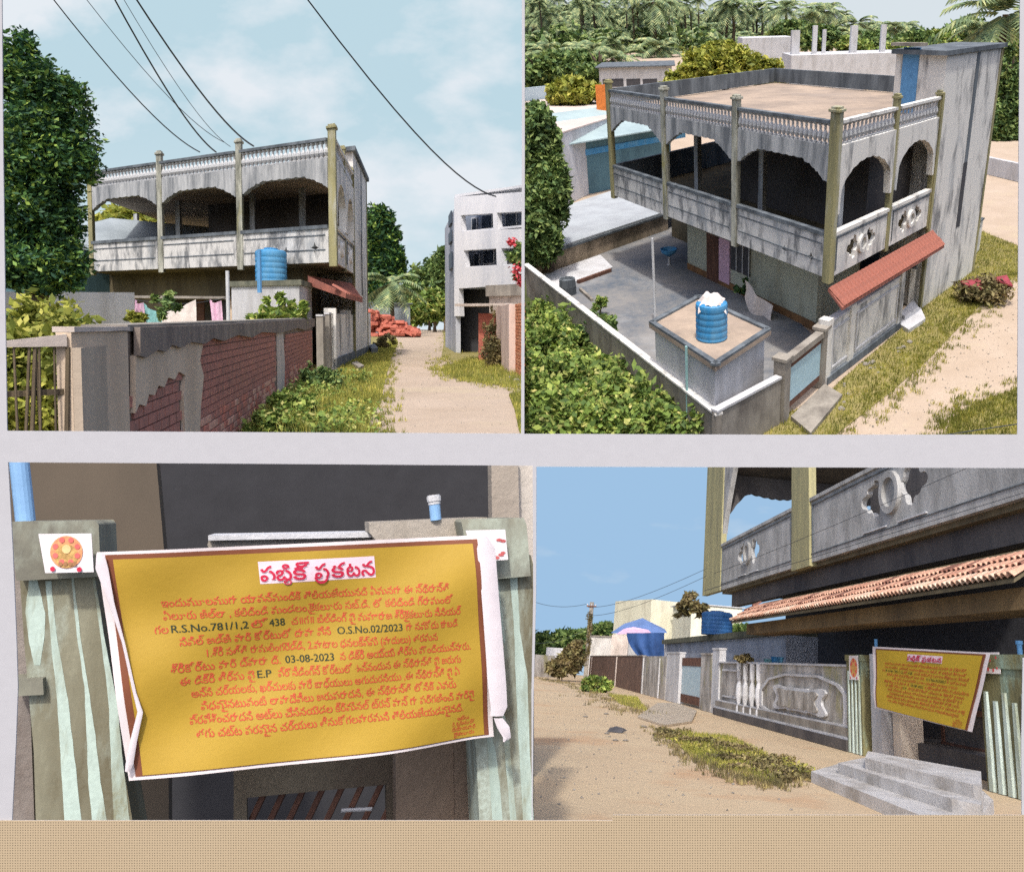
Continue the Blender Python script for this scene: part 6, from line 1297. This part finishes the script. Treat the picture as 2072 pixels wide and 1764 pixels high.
pl(bm, 'beam', [(430,1084),(745,1078),(750,1104),(748,1130),(440,1130),(425,1100)], .2, .35, M_slab); pl(bm, 'edge', [(428,1081),(746,1075),(746,1085),(428,1091)], .24, .33, M_pale)
bs_ = Thing(s, 'lintel_block', (*onp(2.6, .2), 1.5), 'stained grey concrete block behind the right end of the banner', 'block')
pl(bs_, 'block', [(742,1056),(920,1048),(975,1046),(975,1130),(757,1130),(755,1090),(743,1076)], .2, .2, weather('grey_brown_concrete', K(166,158,146), K(118,108,92), .4, 2.5, .6, .1))
# left pillar
lp = Thing(s, 'gate_pillar', (*onp(0), 0), 'left fluted gate pillar streaked with mint paint, carrying the orange emblem sticker', 'pillar')
M_gp2 = weather('olive_stained_plaster', K(144,142,122), K(104,98,78), .5, 5, .3, .12, second=K(176,188,176), bump=.08); M_gc = weather('green_grey_cap', K(146,146,130), K(110,108,98), .5, 4.5, .5, .08, second=K(168,176,162), bump=.06)
pl(lp, 'shaft', [(60,1160),(200,1150),(240,1400),(294,1720),(95,1720),(88,1500),(70,1300)], .2, .1, M_gp2); pl(lp, 'cap', [(42,1054),(212,1052),(218,1060),(222,1160),(60,1168),(55,1120)], .26, .08, M_gc, bevel=.01)
M_flute2 = weather('chipped_mint_paint', K(186,204,194), K(136,136,112), .45, 5, .2, .12, second=K(160,176,164), bump=.05, soft=.05)
def strip(T_, a_, b_, w0, w1, mat, off=-.1, n=10):
    mb = MB(); pts = []; 
    for i in range(n+1):
        f = i/n; u = a_[0]+(b_[0]-a_[0])*f; v = a_[1]+(b_[1]-a_[1])*f; t, z = tz(u, v, off); q = onp(t, off); pts.append((q[0], q[1], z))
    Dq = 2.5; mb.tube(pts, [(w0*.6+w1*.4+(w1-w0)*.5*i/n+2.5*math.sin(i*2.1+w0))/FL*Dq*(.2 if i == 0 else .45) for i in range(n+1)], 14); return T_.part('flute', mb, mat, smooth=True)
def stripe(T_, rows_, off=-.002):
    L_, R_ = [], []
    for k in range(len(rows_)-1):
        (l0, r0_, v0), (l1, r1_, v1) = rows_[k], rows_[k+1]
        for q in range(5): f = q/5; L_.append((l0+(l1-l0)*f+rp_.uniform(-.7, .7), v0+(v1-v0)*f)); R_.append((r0_+(r1_-r0_)*f+rp_.uniform(-.7, .7), v0+(v1-v0)*f))
    L_.append((rows_[-1][0], rows_[-1][2])); R_.append((rows_[-1][1], rows_[-1][2])); pl(T_, 'flute', L_+R_[::-1], .006, off+.004, M_flute2)
for r_ in ([(92,104,1175),(103,116,1292),(116,138,1416),(124,154,1553),(134,172,1720)], [(144,149,1162),(156,163,1285),(171,179,1388),(176,193,1485),(179,204,1581),(192,226,1720)], [(187,192,1168),(204,211,1285),(220,237,1416),(223,245,1498),(229,258,1620),(234,270,1720)], [(60,74,1165),(52,92,1240),(58,90,1290),(70,82,1345)], [(240,250,1300),(250,258,1400),(262,268,1500)]): stripe(lp, r_)
lw = Thing(s, 'wall_end', (*onp(-.3), 0), 'peeling grey wall end at the far left behind the pillar', 'wall')
pl(lw, 'wall', [(-40,1060),(50,1058),(62,1170),(80,1400),(92,1720),(-40,1720)], .2, .2, weather('brown_grey_peeling', K(150,142,136), K(98,88,82), .5, 3, .4, .12)); pl(lw, 'ledge', [(20,1370),(96,1366),(98,1398),(20,1402)], .1, .02, M_gc)
# sticker left and right
def bl_sticker(px, label, left):
    W4 = [tz(u, v, -.1) for u, v in px]; c = np.mean(W4, 0); T_ = Thing(s, 'sticker', (*onp(c[0], -.11), c[1]), label, 'sticker')
    pl(T_, 'sheet', px, .004, -.115, plain('glossy_white', K(226,220,222), .4, .02))
    cu, cv = np.mean([p[0] for p in px]), np.mean([p[1] for p in px])
    def disc(u, v, r_, mat, o_, n_=24, sq=1.0): pl(T_, 'emblem', [(u+r_*math.cos(6.283*i/n_), v+r_*sq*math.sin(6.283*i/n_)) for i in range(n_)], .001, -.118-o_*.001, mat)
    if left:
        disc(cu-2, cv-2, 33, plain('print_orange', K(226,158,112), .5, .15, 60), 1); disc(cu-2, cv+6, 24, plain('print_gold', K(200,160,98), .5, .2, 80), 2)
        for a_ in range(8): disc(cu-2+24*math.cos(a_*.785+.4), cv-4+24*math.sin(a_*.785+.4), 5.5, plain('print_red', K(224,110,104), .5, .1), 3)
        for x_ in (-14, -4, 6, 14): disc(cu+x_, cv+22, 4.5, plain('print_brown', K(160,116,80), .5, .2), 4)
        disc(cu-30, cv+32, 5, M_tit, 4); disc(cu+24, cv+33, 5, M_tit, 4); disc(cu-2, cv-8, 9, plain('print_cream', K(228,196,140), .5, .1), 4)
    else:
        for u, v, r_ in ((1010,1092,6),(1018,1094,6),(1014,1122,6),(1004,1128,7),(1018,1118,5),(990,1100,4)): disc(u, v, r_, plain('print_red', K(206,106,106), .5, .15), 1, 10, .5)
bl_sticker([(78,1080),(185,1079),(190,1157),(92,1159)], 'white sticker with a round orange and red emblem on the left pillar', True)
# right pillar
rp2 = Thing(s, 'gate_pillar', (*onp(3.2), 0), 'right fluted gate pillar with mint streaks at the edge beside the white fold of the banner', 'pillar')
pl(rp2, 'shaft', [(880,1150),(1060,1120),(1110,1300),(1110,1720),(962,1720),(952,1500),(920,1300)], .2, .1, M_gp2); pl(rp2, 'cap', [(920,1050),(1042,1047),(1048,1060),(1056,1160),(940,1170)], .26, .08, M_gc, bevel=.01)
for r_ in ([(984,990,1470),(987,1003,1520),(990,1010,1580),(1000,1022,1720)], [(1014,1019,1440),(1018,1028,1480),(1028,1040,1600),(1036,1050,1720)], [(1028,1046,1145),(1034,1048,1200),(1040,1052,1278),(1042,1066,1361),(1050,1072,1526),(1062,1084,1720)], [(1003,1008,1160),(1010,1014,1230),(1018,1022,1300)]): stripe(rp2, r_)
bl_sticker([(942,1073),(1022,1071),(1028,1132),(1000,1134),(990,1134),(960,1134)], 'faded sticker with red marks half covered by the banner fold', False)
# pipes
def bpipe(u0, v0, u1, v1, w_, label, cap=False, off=.1):
    (ta, za), (tb, zb_) = tz(u0, v0, off), tz(u1, v1, off); a3, b3 = np.array([*onp(ta, off), za]), np.array([*onp(tb, off), zb_]); r_ = w_/2/FL*2.7
    T_ = Thing(s, 'pipe', tuple(b3), label, 'pipe'); T_.part('tube', MB().tube([a3, b3], r_, 16), M_pblue, smooth=False)
    if cap: v_ = (a3-b3)/np.linalg.norm(a3-b3); T_.part('cap', MB().tube([a3-v_*.0, a3+v_*.035], r_*1.1, 16), M_pale); T_.part('collar', MB().tube([a3+v_*.012, a3+v_*.03], r_*1.28, 12), M_pale)
M_pblue = plain('light_blue_pvc', K(132,172,212), .4, .06)
bpipe(36, 905, 52, 1056, 30, 'thick light blue plastic pipe standing on the left pillar'); bpipe(879, 1020, 882, 1052, 24, 'short blue pipe stub with a white cap above the banner', True)
# grille door, wall below
gr = Thing(s, 'grille_door', (*onp(1.6, .6), 0), 'brown door with a slanting bar grille below the banner', 'door')
M_bw = weather('brown_grey_wood', K(112,104,90), K(88,78,68), .5, 2.5, .3, .1)
pl(gr, 'frame', [(474,1520),(795,1500),(797,1720),(474,1720)], .06, .5, M_bw, holes=[[(500,1608),(780,1582),(782,1715),(502,1715)]])
for i in range(8):
    u = 512+i*38; a3, b3 = tz(u+34, 1580, .5), tz(u-22, 1700, .5); q0, q1 = onp(a3[0], .5), onp(b3[0], .5); gr.part('bar', MB().tube([(*q0, a3[1]), (*q1, b3[1])], .012, 6), M_wood)
a3, b3 = tz(690, 1635, .49), tz(752, 1632, .49); gr.part('bolt', MB().tube([(*onp(a3[0], .47), a3[1]), (*onp(b3[0], .47), b3[1])], .007, 6), M_pale)
wb = Thing(s, 'jamb_wall', (*onp(2.6, .3), 0), 'stained brown wall strip between the grille door and the right pillar', 'wall')
M_jw = weather('stained_brown_plaster', K(140,122,106), K(108,94,82), .45, 1.4, .4, .08); pl(wb, 'wall', [(797,1490),(912,1480),(916,1720),(799,1720)], .1, .35, M_jw); pl(wb, 'panel', [(914,1480),(975,1470),(985,1720),(918,1720)], .1, .33, M_jw)
# the banner
M_yel = weather('yellow_banner_print', K(180,148,54), K(160,130,48), .45, 2.2, 1, .03, rough=.5, bump=.05, soft=.3)
bn, surf, I4, W4, (d_, n_) = banner(s, A_-nn*.17, B_-nn*.17, [(196,1117),(976,1082),(1003,1494),(262,1577)], 'large yellow notice banner with crimson title and eleven rows of red print', .05, .0, inner=[(214,1122),(964,1090),(993,1490),(276,1568)], amp=.034)
M_fold = plain('white_vinyl_fold', K(214,206,210), .55, .04)
def ribbon(name, cl, off, label):
    mb = MB(); V = []; n = len(cl)-1
    P = []
    for (u, v, w_, tw) in cl:
        for sg, dd_ in ((-1, 0), (0, .006), (1, tw*.4)):
            t, z = tz(u+sg*w_/2, v, off); q = onp(t, off-dd_); P.append((q[0], q[1], z))
    return bn.part(name, (np.array(P), [(i*3+k, (i+1)*3+k, (i+1)*3+k+1, i*3+k+1) for i in range(n) for k in (0, 1)]), M_fold, label=label, smooth=True)
ribbon('fold', [(978,1086,14,.0),(984,1110,38,-.02),(992,1200,36,-.02),(1000,1300,36,-.01),(1006,1380,38,-.02),(1010,1430,34,-.01),(1005,1448,26,0)], -.2, 'white fold hanging down the right side of the banner')
ribbon('fold', [(203,1120,16,.0),(206,1150,26,.0),(226,1220,12,.01),(250,1300,7,.01),(272,1400,7,.0),(284,1440,12,.01),(270,1500,14,.0),(262,1545,16,.0),(258,1560,10,0)], -.2, 'curled white edge down the left side of the banner')
ribbon('fold', [(1008,1452,18,.0),(1018,1470,26,.0),(1026,1492,16,.0),(1020,1500,4,0)], -.21, 'torn white scrap at the lower right corner of the banner')
# ================================================================ the printed sheet: white margins round four openings, and the card strip below
def P3(u, v, D=0.5*GS): c = RC@(cray(u, v)*D); return EYE+c
def sheet_plate(outer, holes, D, th):
    f = D/FL; vf = plate([((u-PX)*f, -(v-PY)*f) for u, v in outer], [[((u-PX)*f, -(v-PY)*f) for u, v in h] for h in holes], th)
    Rm = np.array([RC[:, 0], RC[:, 2], -RC[:, 1]]).T
    return [tuple(EYE+Rm@np.array([x, y, -D+z])) for x, y, z in vf[0]], vf[1]
def world_obj(name, vf, mat, label, cat):
    V = np.array(vf[0]); b = V.mean(0); me = mesh(name, (V, vf[1]), mat, None, tuple(b)); o = link(name, me, M=Matrix.Translation(Vector(b))); return tag(o, label, cat)
hol = [[(4,-60),(1056,-60),(1056,300),(1054.5,877),(560,874.5),(15,871.5),(11,600),(7,300)],
       [(1062,-60),(2064,-60),(2061,300),(2058,879),(1600,879.5),(1061,877.5),(1062,300)],
       [(17,935),(500,938),(1078,942),(1079,1200),(1075.5,1400),(1076,1659),(25,1659),(33,1500),(37,1390),(34,1290),(26,1100)],
       [(1085.5,944),(1700,945.5),(2100,947),(2100,1330),(2069,1331),(2066,1500),(2067,1648),(1240,1648),(1240,1659),(1078,1659),(1080,1400),(1085,1200)]]
world_obj('paper_sheet', sheet_plate([(-60,-90),(2130,-90),(2130,1668),(-60,1668)], hol, .5*GS, .0006*GS), M_paper, 'white paper sheet with four picture openings framing the views', 'paper sheet')
m, nt, n, b = newmat('dotted_card'); tc = n.new('ShaderNodeTexCoord'); sp = n.new('ShaderNodeSeparateXYZ'); nt.links.new(tc.outputs['Object'], sp.inputs[0])
def mth(op, a, b=None):
    q = n.new('ShaderNodeMath'); q.operation = op
    for i, x in enumerate((a, b)):
        if x is None: continue
        if isinstance(x, (int, float)): q.inputs[i].default_value = x
        else: nt.links.new(x, q.inputs[i])
    return q.outputs[0]
CELL = 5.13/FL*.499*GS
fx, fy = mth('FRACT', mth('DIVIDE', sp.outputs[0], CELL)), mth('FRACT', mth('DIVIDE', sp.outputs[1], CELL))
d1 = mth('MULTIPLY', mth('LESS_THAN', fx, .36), mth('LESS_THAN', fy, .36)); nt.links.new(mix(nt, d1, K(178,160,132), K(92,82,66)), b.inputs['Base Color'])
cdv = sheet_plate([(-60,1659.5),(1240,1659.5),(1240,1648.5),(2130,1648.5),(2130,1830),(-60,1830)], [], .499*GS, .0006*GS)
V = np.array(cdv[0]); bb_ = P3(0, 1700, .499*GS); Rm = np.array([RC[:, 0], RC[:, 2], -RC[:, 1]]).T
me = bpy.data.meshes.new('card_strip'); me.from_pydata(((V-bb_)@Rm).tolist(), [], cdv[1]); me.materials.append(m)
o = link('card_strip', me, M=Matrix([[*Rm[0], bb_[0]], [*Rm[1], bb_[1]], [*Rm[2], bb_[2]], [0, 0, 0, 1]])); tag(o, 'tan card strip with a fine grid of black dots along the bottom edge', 'card')
